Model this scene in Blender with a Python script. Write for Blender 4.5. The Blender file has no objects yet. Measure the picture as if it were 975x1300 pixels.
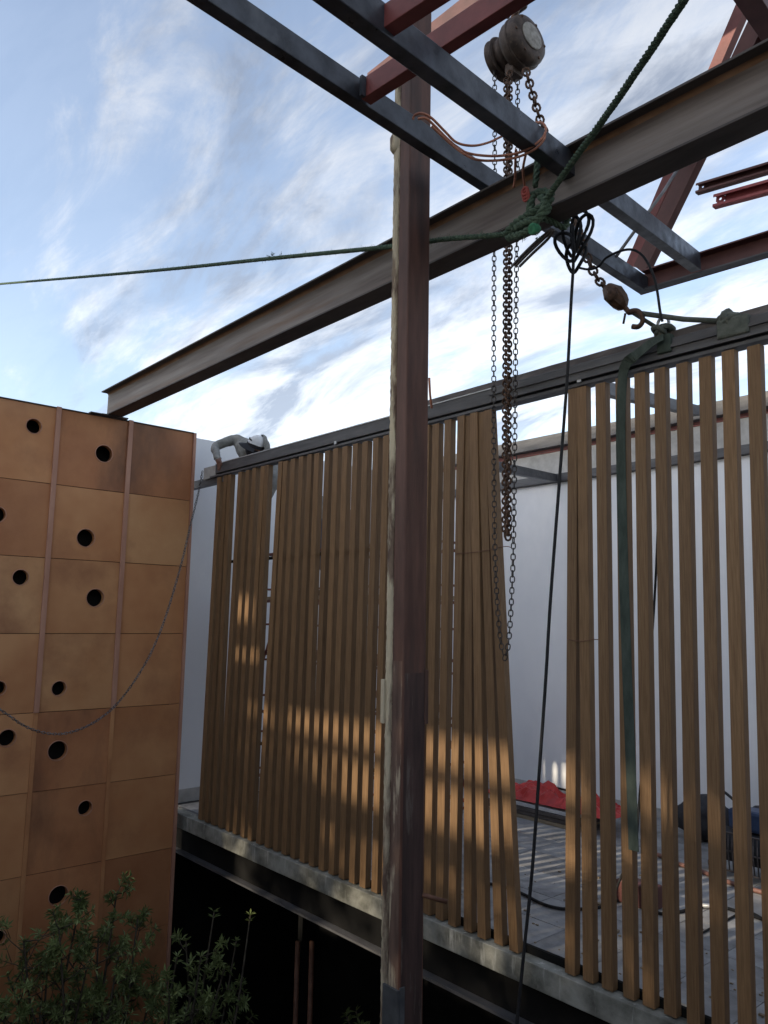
import bpy, bmesh, math, random
from mathutils import Vector, Matrix, noise
R = math.radians
rnd = random.Random(7)
S = bpy.context.scene
COL = S.collection

# ------------------------------------------------------------------ camera
# metres; X runs along the slatted screen, Y runs away along the steel clad wall, Z up, terrace floor at 0
F, CX, CY = 986.0, 487.5, 650.0
CR = Matrix(((0.66172359, 0.74956518, 0.01655074),
             (0.09170817, -0.10283074, 0.99046224),
             (0.74411794, -0.65389439, -0.13678678)))
CAM = Vector((0, 0, 2.13))
cd = bpy.data.cameras.new('camera'); cam = bpy.data.objects.new('camera', cd); COL.objects.link(cam)
cd.sensor_fit = 'VERTICAL'; cd.sensor_height = 24.0; cd.lens = F / 1300 * 24.0
cd.clip_start = 0.05; cd.clip_end = 3000
cam.matrix_world = Matrix.Translation(CAM) @ CR.transposed().to_4x4()
S.camera = cam

# ------------------------------------------------------------------ sky, sun, exposure
SUN_EL = R(25)
SUN_DIR = Vector((0.20, 0.98, -math.tan(SUN_EL))).normalized()      # the way the light travels
world = bpy.data.worlds.new('World'); S.world = world; world.use_nodes = True
nt = world.node_tree; nt.nodes.clear()
def wn(t, **k):
    n = nt.nodes.new(t)
    for a, b in k.items(): setattr(n, a, b)
    return n
wo = wn('ShaderNodeOutputWorld'); bg = wn('ShaderNodeBackground'); bg.inputs['Strength'].default_value = 0.135
sky = wn('ShaderNodeTexSky', sky_type='NISHITA'); sky.sun_disc = False
sky.sun_elevation = SUN_EL; sky.sun_rotation = math.atan2(-SUN_DIR.x, -SUN_DIR.y)
sky.air_density = 1.0; sky.dust_density = 1.2; sky.ozone_density = 1.0; sky.altitude = 100
tc = wn('ShaderNodeTexCoord'); sp = wn('ShaderNodeSeparateXYZ'); nt.links.new(tc.outputs['Generated'], sp.inputs[0])
def wmath(op, a, b=None, clamp=False):
    n = wn('ShaderNodeMath', operation=op); n.use_clamp = clamp
    for i, v in enumerate((a, b)):
        if v is None: continue
        if isinstance(v, (int, float)): n.inputs[i].default_value = v
        else: nt.links.new(v, n.inputs[i])
    return n.outputs[0]
zz = wmath('ADD', wmath('MAXIMUM', sp.outputs['Z'], 0.0), 0.22)     # clouds lie on a flat layer overhead
cmb = wn('ShaderNodeCombineXYZ')
nt.links.new(wmath('DIVIDE', sp.outputs['X'], zz), cmb.inputs[0]); nt.links.new(wmath('DIVIDE', sp.outputs['Y'], zz), cmb.inputs[1])
def wnoise(scale, detail, rough, dist, off):
    m = wn('ShaderNodeMapping'); m.inputs['Location'].default_value = off; nt.links.new(cmb.outputs[0], m.inputs['Vector'])
    m.inputs['Rotation'].default_value = (0, 0, 0.35); m.inputs['Scale'].default_value = (0.8, 2.1, 1.0)
    n = wn('ShaderNodeTexNoise'); n.inputs['Scale'].default_value = scale; n.inputs['Detail'].default_value = detail
    n.inputs['Roughness'].default_value = rough; n.inputs['Distortion'].default_value = dist
    nt.links.new(m.outputs[0], n.inputs['Vector']); return n.outputs['Fac']
n1 = wnoise(0.8, 10, 0.6, 0.7, (4.4, 4.1, 0)); n2 = wnoise(2.6, 10, 0.66, 0.6, (2.9, 7.4, 0))
mixn = wmath('ADD', wmath('MULTIPLY', n1, 0.6), wmath('MULTIPLY', n2, 0.4))
ramp = wn('ShaderNodeValToRGB'); nt.links.new(mixn, ramp.inputs[0])
ramp.color_ramp.elements[0].position = 0.43; ramp.color_ramp.elements[0].color = (0.1, 0.1, 0.1, 1)
ramp.color_ramp.elements[1].position = 0.56; ramp.color_ramp.elements[1].color = (1, 1, 1, 1)
ramp.color_ramp.interpolation = 'EASE'
n3 = wnoise(2.3, 9, 0.62, 0.5, (1.2, 9.4, 0))                         # grey undersides against lit cloud
cr2 = wn('ShaderNodeValToRGB'); nt.links.new(n3, cr2.inputs[0])
cr2.color_ramp.elements[0].position = 0.40; cr2.color_ramp.elements[0].color = (0.58, 0.63, 0.72, 1)
cr2.color_ramp.elements[1].position = 0.57; cr2.color_ramp.elements[1].color = (1.34, 1.33, 1.32, 1)
mx = wn('ShaderNodeMix', data_type='RGBA'); nt.links.new(wmath('MULTIPLY', ramp.outputs[0], 0.9), mx.inputs['Factor'])
cl = wn('ShaderNodeMix', data_type='RGBA', blend_type='MULTIPLY'); cl.inputs['Factor'].default_value = 1.0
hs_ = wn('ShaderNodeHueSaturation'); hs_.inputs['Saturation'].default_value = 0.25; nt.links.new(sky.outputs[0], hs_.inputs['Color'])
gm_ = wn('ShaderNodeGamma'); gm_.inputs['Gamma'].default_value = 0.9; nt.links.new(hs_.outputs[0], gm_.inputs['Color']); nt.links.new(gm_.outputs[0], cl.inputs['A']); nt.links.new(cr2.outputs[0], cl.inputs['B'])
hs2 = wn('ShaderNodeHueSaturation'); hs2.inputs['Saturation'].default_value = 0.82; nt.links.new(sky.outputs[0], hs2.inputs['Color']); nt.links.new(hs2.outputs[0], mx.inputs['A']); nt.links.new(cl.outputs['Result'], mx.inputs['B'])
nt.links.new(mx.outputs['Result'], bg.inputs['Color']); nt.links.new(bg.outputs[0], wo.inputs['Surface'])
sl = bpy.data.lights.new('sun', 'SUN'); sl.energy = 2.3; sl.angle = R(0.9); sl.color = (1.0, 0.86, 0.66)
so = bpy.data.objects.new('sun', sl); COL.objects.link(so); so.rotation_euler = SUN_DIR.to_track_quat('-Z', 'Y').to_euler(); so.location = (0, 0, 20)
S.view_settings.view_transform = 'Standard'; S.view_settings.look = 'None'; S.view_settings.gamma = 1.0
S.view_settings.exposure = 1.2; S.view_settings.use_curve_mapping = False
S.render.resolution_x = 768; S.render.resolution_y = 1024

# ------------------------------------------------------------------ measuring helpers: a sight line met with a real plane
def ray(px, py): return CR.transposed() @ Vector((px - CX, CY - py, -F))
def onY(px, py, Y): d = ray(px, py); return CAM + d * (Y / d.y)
def onX(px, py, X): d = ray(px, py); return CAM + d * (X / d.x)
def onZ(px, py, Z): d = ray(px, py); return CAM + d * ((Z - CAM.z) / d.z)

# ------------------------------------------------------------------ materials
MATS = {}
def mat(name, c1, c2=None, scale=4.0, stretch=(1, 1, 1), rough=0.7, metal=0.0, bump=0.0, bscale=60.0, c3=None, pos=(0.35, 0.65),
        scale3=2.0, pos3=(0.55, 0.7), rand=0.0, seed=0.0, roughvar=0.0, spec=0.4, detail=6, stretch3=None):
    if name in MATS: return MATS[name]
    m = bpy.data.materials.new(name); m.use_nodes = True; t = m.node_tree; b = t.nodes['Principled BSDF']
    L = t.links.new
    b.inputs['Roughness'].default_value = rough; b.inputs['Metallic'].default_value = metal; b.inputs['Specular IOR Level'].default_value = spec
    tc = t.nodes.new('ShaderNodeTexCoord'); oi = t.nodes.new('ShaderNodeObjectInfo')
    off = t.nodes.new('ShaderNodeVectorMath'); off.operation = 'SCALE'; cx = t.nodes.new('ShaderNodeCombineXYZ')
    for i in range(3): L(oi.outputs['Random'], cx.inputs[i])
    L(cx.outputs[0], off.inputs[0]); off.inputs['Scale'].default_value = 37.0 if rand else 0.0
    add = t.nodes.new('ShaderNodeVectorMath'); L(tc.outputs['Object'], add.inputs[0]); L(off.outputs[0], add.inputs[1])
    def nz(scale, st, loc, det=6, ro=0.6):
        mp = t.nodes.new('ShaderNodeMapping'); mp.inputs['Scale'].default_value = st; mp.inputs['Location'].default_value = (loc, loc * 1.3, loc * 0.7)
        L(add.outputs[0], mp.inputs['Vector'])
        n = t.nodes.new('ShaderNodeTexNoise'); n.inputs['Scale'].default_value = scale; n.inputs['Detail'].default_value = det; n.inputs['Roughness'].default_value = ro
        L(mp.outputs[0], n.inputs['Vector']); return n.outputs['Fac']
    def rp(fac, p, a, c):
        r = t.nodes.new('ShaderNodeValToRGB'); L(fac, r.inputs[0]); e = r.color_ramp.elements
        e[0].position, e[1].position = p; e[0].color = (*a, 1); e[1].color = (*c, 1); return r.outputs[0]
    col = rp(nz(scale, stretch, seed, detail), pos, c1, c2 or c1)
    if c3:
        f = rp(nz(scale3, stretch3 or stretch, seed + 5.5), pos3, (0, 0, 0), (1, 1, 1))
        x = t.nodes.new('ShaderNodeMix'); x.data_type = 'RGBA'; L(f, x.inputs['Factor']); L(col, x.inputs['A']); x.inputs['B'].default_value = (*c3, 1); col = x.outputs['Result']
    if rand:
        h = t.nodes.new('ShaderNodeHueSaturation'); mr = t.nodes.new('ShaderNodeMapRange'); L(oi.outputs['Random'], mr.inputs[0])
        mr.inputs[3].default_value = 1 - rand; mr.inputs[4].default_value = 1 + rand; L(mr.outputs[0], h.inputs['Value']); L(col, h.inputs['Color']); col = h.outputs[0]
    L(col, b.inputs['Base Color'])
    if roughvar:
        r = rp(nz(scale * 2.3, stretch, seed + 9), (0.3, 0.7), (rough - roughvar,) * 3, (min(1, rough + roughvar),) * 3); L(r, b.inputs['Roughness'])
    if bump:
        bp = t.nodes.new('ShaderNodeBump'); bp.inputs['Strength'].default_value = bump; bp.inputs['Distance'].default_value = 0.01
        L(nz(bscale, stretch, seed + 2, 8), bp.inputs['Height']); L(bp.outputs[0], b.inputs['Normal'])
    MATS[name] = m; return m

slat_m = mat('slat composite', (0.142, 0.079, 0.035), (0.222, 0.130, 0.062), 14, (9, 9, 0.35), rough=0.62, bump=0.25, bscale=30, rand=0.17)
corten_m = mat('corten sheet', (0.47, 0.205, 0.085), (0.58, 0.29, 0.128), 1.6, (1, 1, 1), rough=0.55, bump=0.06, bscale=40, c3=(0.33, 0.135, 0.06), scale3=1.3, pos3=(0.48, 0.75), rand=0.08, detail=3, roughvar=0.12)
corten_pale_m = mat('pale brassy corten sheet', (0.50, 0.235, 0.10), (0.60, 0.325, 0.15), 1.6, rough=0.5, bump=0.05, bscale=40, c3=(0.34, 0.15, 0.068), scale3=1.3, pos3=(0.5, 0.72), rand=0.06, roughvar=0.12)
corten_dark_m = mat('dark smoked corten sheet', (0.38, 0.152, 0.064), (0.49, 0.22, 0.096), 1.6, rough=0.6, bump=0.06, bscale=40, c3=(0.12, 0.058, 0.034), scale3=1.2, stretch3=(1, 1, 0.45), pos3=(0.5, 0.75), rand=0.1, roughvar=0.1)
trim_m = mat('copper trim', (0.40, 0.20, 0.135), (0.50, 0.27, 0.185), 6, (1, 1, 0.4), rough=0.5, bump=0.05)
hole_m = mat('hole shade', (0.02, 0.018, 0.017), rough=0.9)  # near-black, stands for the shade inside holes and slots
white_m = mat('white plaster', (0.76, 0.77, 0.79), (0.84, 0.845, 0.85), 1.1, (1, 1, 0.6), rough=0.85, bump=0.08, bscale=50, c3=(0.68, 0.69, 0.715), scale3=0.9, pos3=(0.5, 0.8))
conc_m = mat('cast concrete', (0.075, 0.075, 0.062), (0.30, 0.30, 0.265), 4, (1, 1, 1), rough=0.85, bump=0.3, bscale=40, c3=(0.46, 0.46, 0.42), scale3=7, pos3=(0.58, 0.75), stretch3=(3.0, 3.0, 0.45))
conc_raw_m = mat('raw concrete band', (0.36, 0.35, 0.33), (0.48, 0.47, 0.45), 8, rough=0.9, bump=0.4, bscale=35)
tile_m = mat('floor tile', (0.20, 0.20, 0.205), (0.31, 0.31, 0.31), 5, (1, 1, 1), rough=0.55, bump=0.08, c3=(0.13, 0.125, 0.12), scale3=3, pos3=(0.5, 0.75), rand=0.16, roughvar=0.2)
grout_m = mat('grout', (0.09, 0.088, 0.085), rough=0.9)
steel_blk_m = mat('mill scale tube', (0.028, 0.031, 0.038), (0.07, 0.077, 0.092), 7, (1, 1, 1), rough=0.42, metal=0.35, bump=0.05, c3=(0.10, 0.105, 0.115), scale3=3.5, pos3=(0.58, 0.8), roughvar=0.15)
steel_char_m = mat('charcoal painted steel', (0.055, 0.055, 0.06), (0.10, 0.10, 0.105), 9, (0.3, 1, 2), rough=0.5, bump=0.1, c3=(0.16, 0.155, 0.15), scale3=6, pos3=(0.6, 0.8))
steel_brown_m = mat('brown rough steel', (0.06, 0.05, 0.048), (0.12, 0.105, 0.10), 10, (0.4, 1, 1.5), rough=0.7, bump=0.6, bscale=16, c3=(0.19, 0.165, 0.155), scale3=8, pos3=(0.55, 0.75))
beam_m = mat('mill rust beam', (0.11, 0.085, 0.073), (0.23, 0.20, 0.178), 3.2, (0.22, 1, 3.2), rough=0.6, metal=0.15, bump=0.15, bscale=20, c3=(0.17, 0.095, 0.055), scale3=2.2, pos3=(0.55, 0.75), roughvar=0.1)
flange_m = mat('dark flange', (0.05, 0.042, 0.04), (0.10, 0.085, 0.075), 5, (0.3, 1, 1), rough=0.65, metal=0.15, bump=0.15)
redox_m = mat('red oxide primer', (0.13, 0.032, 0.029), (0.20, 0.052, 0.047), 6, (1, 1, 1), rough=0.5, bump=0.08, c3=(0.10, 0.04, 0.038), scale3=3, pos3=(0.58, 0.8))
redox_d_m = mat('aged red oxide', (0.075, 0.026, 0.023), (0.12, 0.043, 0.038), 5, (1, 1, 1), rough=0.55, bump=0.1, c3=(0.05, 0.024, 0.02), scale3=3, pos3=(0.55, 0.8))
post_m = mat('post brown primer', (0.062, 0.026, 0.018), (0.115, 0.052, 0.036), 7, (2, 2, 0.3), rough=0.6, bump=0.15, bscale=30, c3=(0.036, 0.022, 0.018), scale3=3.0, pos3=(0.5, 0.75), stretch3=(2.5, 2.5, 0.4))
weld_m = mat('seam filler', (0.10, 0.062, 0.045), (0.24, 0.18, 0.125), 16, (1, 1, 0.3), rough=0.85, bump=0.8, bscale=50, c3=(0.48, 0.41, 0.29), scale3=9, pos3=(0.44, 0.54), stretch3=(1, 1, 0.22))
flake_m = mat('flaking post paint', (0.075, 0.042, 0.033), (0.15, 0.095, 0.07), 9, (2, 2, 0.25), rough=0.8, bump=0.6, bscale=30, c3=(0.40, 0.33, 0.235), scale3=7, pos3=(0.56, 0.63), stretch3=(2.2, 2.2, 0.3))
grey_angle_m = mat('grey galvanised angle', (0.07, 0.074, 0.08), (0.12, 0.125, 0.13), 9, rough=0.5, metal=0.3)
chain_m = mat('rusted chain', (0.05, 0.03, 0.02), (0.13, 0.07, 0.042), 30, rough=0.6, metal=0.4, bump=0.3, bscale=120)
chain_dk_m = mat('dark hand chain', (0.035, 0.032, 0.032), (0.09, 0.075, 0.066), 40, rough=0.5, metal=0.5)
chain_gal_m = mat('galvanised chain', (0.05, 0.05, 0.052), (0.30, 0.30, 0.31), 55, rough=0.4, metal=0.6, pos=(0.4, 0.6))
hoist_m = mat('worn hoist casting', (0.04, 0.028, 0.022), (0.095, 0.066, 0.05), 16, rough=0.6, metal=0.3, bump=0.3, bscale=60, c3=(0.17, 0.115, 0.075), scale3=14, pos3=(0.62, 0.78))
hoist_lab_m = mat('worn hoist plate', (0.19, 0.17, 0.145), (0.34, 0.32, 0.28), 22, rough=0.6, c3=(0.16, 0.13, 0.11), scale3=22, pos3=(0.55, 0.7))
rope_m = mat('green rope', (0.04, 0.068, 0.044), (0.09, 0.135, 0.09), 50, rough=0.95, bump=0.6, bscale=90, c3=(0.16, 0.2, 0.15), scale3=35, pos3=(0.6, 0.75))
rope_tip_m = mat('bright green rope end', (0.02, 0.11, 0.055), (0.04, 0.20, 0.10), 40, rough=0.8)
cord_m = mat('orange cord', (0.30, 0.12, 0.075), (0.44, 0.20, 0.13), 40, rough=0.8)
cable_m = mat('black cable', (0.012, 0.012, 0.013), (0.024, 0.024, 0.025), 20, rough=0.7, spec=0.2)
strap_m = mat('green webbing', (0.032, 0.046, 0.037), (0.062, 0.08, 0.066), 25, (1, 1, 0.3), rough=0.9, bump=0.3, bscale=120)
strap_g_m = mat('grey green webbing', (0.065, 0.075, 0.062), (0.115, 0.125, 0.108), 25, rough=0.9, bump=0.3, bscale=120)
scaf_m = mat('scaffold red', (0.12, 0.03, 0.028), (0.19, 0.05, 0.045), 12, rough=0.5)
plank_m = mat('scaffold plank', (0.24, 0.19, 0.13), (0.34, 0.28, 0.2), 10, (0.3, 4, 4), rough=0.8)
tarp_m = mat('red sheet', (0.34, 0.015, 0.013), (0.56, 0.035, 0.028), 6, rough=0.42, bump=0.2, bscale=20)
black_m = mat('black fabric', (0.018, 0.018, 0.022), (0.04, 0.04, 0.045), 8, rough=0.85, bump=0.3)
blue_m = mat('blue enamel', (0.02, 0.04, 0.095), (0.035, 0.065, 0.14), 8, rough=0.4)
steel_lt_m = mat('pale steel', (0.40, 0.41, 0.42), (0.55, 0.56, 0.57), 14, rough=0.4, metal=0.4)
orange_m = mat('faded orange hose', (0.15, 0.07, 0.055), (0.22, 0.11, 0.085), 12, rough=0.6)
earth_m = mat('dark earth', (0.016, 0.014, 0.012), (0.04, 0.034, 0.026), 2.0, rough=0.95, bump=0.6, bscale=12)
void_m = mat('near black', (0.010, 0.010, 0.010), (0.016, 0.0155, 0.015), 3, rough=0.95, spec=0.05)  # near-black; under the terrace and in the head gap it stands for shade
rebar_m = mat('rusty pipe', (0.09, 0.04, 0.024), (0.16, 0.075, 0.045), 12, rough=0.7)
leaf_m = mat('green leaf', (0.095, 0.125, 0.04), (0.15, 0.19, 0.065), 6, rough=0.5, spec=0.3)
leaf2_m = mat('pale green leaf', (0.15, 0.19, 0.065), (0.24, 0.28, 0.11), 6, rough=0.5, spec=0.3)
bark_m = mat('bark', (0.05, 0.04, 0.028), (0.10, 0.085, 0.06), 20, rough=0.9)
hoodie_m = mat('grey hoodie', (0.17, 0.168, 0.155), (0.27, 0.265, 0.245), 14, rough=0.95, bump=0.3, bscale=30)
skin_m = mat('brown skin', (0.13, 0.062, 0.042), (0.17, 0.085, 0.058), 18, rough=0.55)
hair_m = mat('dark hair', (0.015, 0.012, 0.011), rough=0.8)
cap_m = mat('pale cap', (0.66, 0.66, 0.67), (0.74, 0.74, 0.74), 14, rough=0.85)
capdk_m = mat('dark cap print', (0.02, 0.02, 0.024), rough=0.8)
jean_m = mat('blue denim', (0.05, 0.075, 0.13), (0.09, 0.12, 0.19), 20, rough=0.9)
dust_m = mat('brown debris', (0.16, 0.12, 0.08), (0.30, 0.24, 0.17), 20, rough=0.95, bump=0.5)

# ------------------------------------------------------------------ mesh helpers
class MB:
    def __init__(s): s.v = []; s.f = []; s.mi = []; s.sm = []
    def add(s, vs, fs, mi=0, smooth=False):
        o = len(s.v); s.v += [tuple(v) for v in vs]; s.f += [tuple(i + o for i in f) for f in fs]
        s.mi += [mi] * len(fs); s.sm += [smooth] * len(fs); return s
    def box(s, a, b, mi=0):
        (x0, y0, z0), (x1, y1, z1) = [tuple(min(p, q) for p, q in zip(a, b)), tuple(max(p, q) for p, q in zip(a, b))]
        return s.add([(x0, y0, z0), (x1, y0, z0), (x1, y1, z0), (x0, y1, z0), (x0, y0, z1), (x1, y0, z1), (x1, y1, z1), (x0, y1, z1)],
                     [(3, 2, 1, 0), (4, 5, 6, 7), (0, 1, 5, 4), (1, 2, 6, 5), (2, 3, 7, 6), (3, 0, 4, 7)], mi)
    def bar(s, p, q, w, h, up=(0, 0, 1), mi=0, prof=None):
        """bar from p to q; w across, h along 'up'; prof is an optional closed profile in (across, up)"""
        p, q = Vector(p), Vector(q); d = (q - p).normalized(); u = Vector(up); r = d.cross(u).normalized(); u = r.cross(d).normalized()
        pr = prof or [(-w / 2, -h / 2), (w / 2, -h / 2), (w / 2, h / 2), (-w / 2, h / 2)]
        n = len(pr); vs = [c + r * a + u * b for c in (p, q) for a, b in pr]
        fs = [(i, (i + 1) % n, n + (i + 1) % n, n + i) for i in range(n)]
        if n == 4: fs += [(3, 2, 1, 0), (4, 5, 6, 7)]
        else: fs += [tuple(reversed(range(n))), tuple(range(n, 2 * n))]
        return s.add(vs, fs, mi)
    def tube(s, pts, r, n=8, closed=False, mi=0, caps=True):
        pts = [Vector(p) for p in pts]; m = len(pts); rs = r if isinstance(r, (list, tuple)) else [r] * m
        tang = []
        for i in range(m):
            a = pts[(i - 1) % m] if closed or i else pts[0]; b = pts[(i + 1) % m] if closed or i < m - 1 else pts[-1]
            tang.append((b - a).normalized())
        ref = Vector((0, 0, 1)) if abs(tang[0].z) < 0.9 else Vector((1, 0, 0))
        nrm = tang[0].cross(ref).normalized(); vs = []
        for i in range(m):
            nrm = (nrm - tang[i] * nrm.dot(tang[i])).normalized(); bi = tang[i].cross(nrm)
            for k in range(n):
                a = 2 * math.pi * k / n; vs.append(pts[i] + (nrm * math.cos(a) + bi * math.sin(a)) * rs[i])
        fs = []
        for i in range(m if closed else m - 1):
            j = (i + 1) % m
            for k in range(n): fs.append((i * n + k, i * n + (k + 1) % n, j * n + (k + 1) % n, j * n + k))
        if not closed and caps: fs += [tuple(reversed(range(n))), tuple(range((m - 1) * n, m * n))]
        return s.add(vs, fs, mi, True)
    def lathe(s, base, axis, prof, n=24, mi=0, smooth=True):
        """prof: list of (radius, distance along the axis)"""
        base = Vector(base); ax = Vector(axis).normalized(); r = ax.orthogonal().normalized(); u = ax.cross(r); vs = []
        for rr, t in prof:
            for k in range(n):
                a = 2 * math.pi * k / n; vs.append(base + ax * t + (r * math.cos(a) + u * math.sin(a)) * max(rr, 1e-4))
        m = len(prof); fs = [(i * n + k, i * n + (k + 1) % n, (i + 1) * n + (k + 1) % n, (i + 1) * n + k) for i in range(m - 1) for k in range(n)]
        fs += [tuple(reversed(range(n))), tuple(range((m - 1) * n, m * n))]
        return s.add(vs, fs, mi, smooth)
    def build(s, name, mats, parent=None, bevel=0.0, kind=None):
        me = bpy.data.meshes.new(name); me.from_pydata(s.v, [], s.f); 
        for m in (mats if isinstance(mats, (list, tuple)) else [mats]): me.materials.append(m)
        for p, i, k in zip(me.polygons, s.mi, s.sm): p.material_index = i; p.use_smooth = k
        bm = bmesh.new(); bm.from_mesh(me); bmesh.ops.recalc_face_normals(bm, faces=bm.faces)
        if bevel: bmesh.ops.bevel(bm, geom=[e for e in bm.edges if len(e.link_faces) == 2 and e.calc_face_angle(0) > 0.6], offset=bevel, segments=2, affect='EDGES', profile=0.5)
        bm.to_mesh(me); bm.free(); me.update()
        o = bpy.data.objects.new(name, me); COL.objects.link(o)
        if parent: attach(o, parent)
        if kind: o['kind'] = kind
        return o
def attach(o, parent):
    o.parent = parent                      # parts and sub-parts are modelled in world coordinates
    o.matrix_parent_inverse = Matrix.Identity(4) if parent.parent else Matrix.Translation(-Vector(parent.location))
def tag(o, label, cat, group=None):
    o['label'] = label; o['category'] = cat
    if group: o['group'] = group
    return o
def thing(name, label, cat, loc=(0, 0, 0), group=None):
    o = bpy.data.objects.new(name, None); COL.objects.link(o); o.location = loc; o.empty_display_size = 0.2
    return tag(o, label, cat, group)
def struct(o): o['kind'] = 'structure'; return o
def spline(pts, n=8):
    pts = [Vector(p) for p in pts]; out = []
    for i in range(len(pts) - 1):
        p0 = pts[max(i - 1, 0)]; p1 = pts[i]; p2 = pts[i + 1]; p3 = pts[min(i + 2, len(pts) - 1)]
        for k in range(n):
            t = k / n; out.append(0.5 * ((2 * p1) + (p2 - p0) * t + (2 * p0 - 5 * p1 + 4 * p2 - p3) * t * t + (3 * p1 - p0 - 3 * p2 + p3) * t ** 3))
    out.append(pts[-1]); return out
def resample(pts, step):
    out = [pts[0].copy()]; acc = 0.0
    for a, b in zip(pts, pts[1:]):
        L = (b - a).length
        if L < 1e-9: continue
        t = step - acc
        while t <= L: out.append(a.lerp(b, t / L)); t += step
        acc = (acc + L) % step
    return out
def chain(mb, pts, pitch, wire, half, n=5, jitter=0.0, mi=0):
    """links threaded along a path, every second one turned by a quarter"""
    P = resample(spline(pts, 10), pitch); ref = Vector((1, 0.6, 0)).normalized()
    for i in range(len(P) - 1):
        c = (P[i] + P[i + 1]) / 2; d = (P[i + 1] - P[i]).normalized(); a = ref - d * ref.dot(d)
        if a.length < 1e-3: a = d.orthogonal()
        a.normalize(); b = d.cross(a)
        if i % 2: a, b = b, -a
        if jitter: a = (a + b * rnd.uniform(-jitter, jitter)).normalized()
        hl = pitch / 2 + wire * 0.9; st = hl - half; loop = []
        for k in range(5): t = math.pi * k / 4; loop.append(c + d * (st + half * math.sin(t)) + a * half * math.cos(t))
        for k in range(5): t = math.pi * k / 4; loop.append(c - d * (st + half * math.sin(t)) - a * half * math.cos(t))
        mb.tube(loop, wire, n, closed=True, mi=mi)
    return mb
def rope_strands(mb, pts, r, lay=0.09, strands=3, n=5, mi=0):
    P = resample(spline(pts, 12), lay / 7); prev = None; fr = []
    for i in range(len(P)):
        d = (P[min(i + 1, len(P) - 1)] - P[max(i - 1, 0)]).normalized()
        nn = d.orthogonal().normalized() if prev is None else (prev - d * prev.dot(d)).normalized()
        prev = nn; fr.append((P[i], nn, d.cross(nn)))
    for s_ in range(strands):
        q = []
        for i, (p, a, b) in enumerate(fr):
            t = 2 * math.pi * (i / 7 + s_ / strands); q.append(p + (a * math.cos(t) + b * math.sin(t)) * r * 0.5)
        mb.tube(q, r * 0.56, n, mi=mi)
    return mb
def ribbon(mb, pts, wdir, width, thick, mi=0):
    pts = [Vector(p) for p in pts]; vs = []; fs = []
    for i, p in enumerate(pts):
        d = (pts[min(i + 1, len(pts) - 1)] - pts[max(i - 1, 0)]).normalized(); w = Vector(wdir) if not callable(wdir) else wdir(i)
        w = (w - d * w.dot(d)).normalized(); nn = d.cross(w)
        for a, b in ((-1, -1), (1, -1), (1, 1), (-1, 1)): vs.append(p + w * a * width / 2 + nn * b * thick / 2)
    m = len(pts)
    for i in range(m - 1):
        for k in range(4): fs.append((i * 4 + k, i * 4 + (k + 1) % 4, (i + 1) * 4 + (k + 1) % 4, (i + 1) * 4 + k))
    fs += [(3, 2, 1, 0), tuple(range((m - 1) * 4, m * 4))]
    return mb.add(vs, fs, mi)

# ================================================================== SETTING
YS = 4.20                      # front face of the slats
XW = -7.90                     # face of the steel clad wall
struct(MB().add([(-400, -400, -3.2), (400, -400, -3.2), (400, 400, -3.2), (-400, 400, -3.2)], [(0, 1, 2, 3)]).build('ground', earth_m))

# terrace: slab, tiles
slab = struct(MB().box((-8.7, 4.30, -0.14), (3.5, 8.6, -0.012)).build('terrace_floor', grout_m))
k = 0.45; proto = None; ty = 4.36
while ty < 8.25:
    tx = -8.42
    while tx < 1.2:
        x1, y1 = min(tx + k - 0.006, 1.2), min(ty + k - 0.006, 8.27)
        full = x1 - tx > k - 0.01 and y1 - ty > k - 0.01
        if full and proto: t = bpy.data.objects.new('tile', proto.data); COL.objects.link(t); t.parent = slab
        else:
            t = MB().box((-(x1 - tx) / 2, -(y1 - ty) / 2, -0.012), ((x1 - tx) / 2, (y1 - ty) / 2, 0)).build('tile', tile_m); t.parent = slab
            if full: proto = t
        t.location = ((tx + x1) / 2, (ty + y1) / 2, rnd.uniform(-0.0006, 0.0006)); tx += k
    ty += k
edge = MB().box((-8.3, 4.165, -0.135), (3.5, 4.30, 0.012)).build('slab_edge_beam', conc_m, bevel=0.006)
tag(edge, 'stained pale concrete edge strip running under the feet of the brown slats', 'concrete edge')
kerb = MB(); kerb.box((-8.3, 4.30, -0.011), (3.5, 4.352, 0.004)); kerb.build('joint_strip', steel_char_m, slab)
def ibeam(mb, x0, x1, yc, z0, z1, w, tf=0.014, tw=0.009, mis=(0, 1)):
    mb.box((x0, yc - w / 2, z0), (x1, yc + w / 2, z0 + tf), mis[1]); mb.box((x0, yc - w / 2, z1 - tf), (x1, yc + w / 2, z1), mis[1])
    mb.box((x0, yc - tw / 2, z0 + tf - 0.001), (x1, yc + tw / 2, z1 - tf + 0.001), mis[0]); return mb
ub = ibeam(MB(), -8.3, 3.5, 4.30, -0.43, -0.137, 0.16, 0.02, 0.012).build('edge_girder', [void_m, steel_char_m])
tag(ub, 'black steel girder carrying the concrete edge strip over the dark undercroft', 'girder')
void = thing('undercroft_shade_wall', 'added wall coloured black as the shade under the terrace', 'wall', (-2, 6.2, -3.2))  # added walls, their near-black colour stands in for deep shade
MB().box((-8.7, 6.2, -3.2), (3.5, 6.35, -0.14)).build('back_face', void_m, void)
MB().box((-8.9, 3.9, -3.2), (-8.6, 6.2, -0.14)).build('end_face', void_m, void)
bs = thing('undercroft_post', 'slim black post with two rusty pipes under the terrace girder', 'post', (-6.1, 4.75, -3.2))
pc = onY(385, 1180, 4.75)
MB().bar((pc.x, 4.75, -3.2), (pc.x, 4.75, -0.14), 0.07, 0.07, (0, 1, 0)).build('core_post', void_m, bs)
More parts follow.
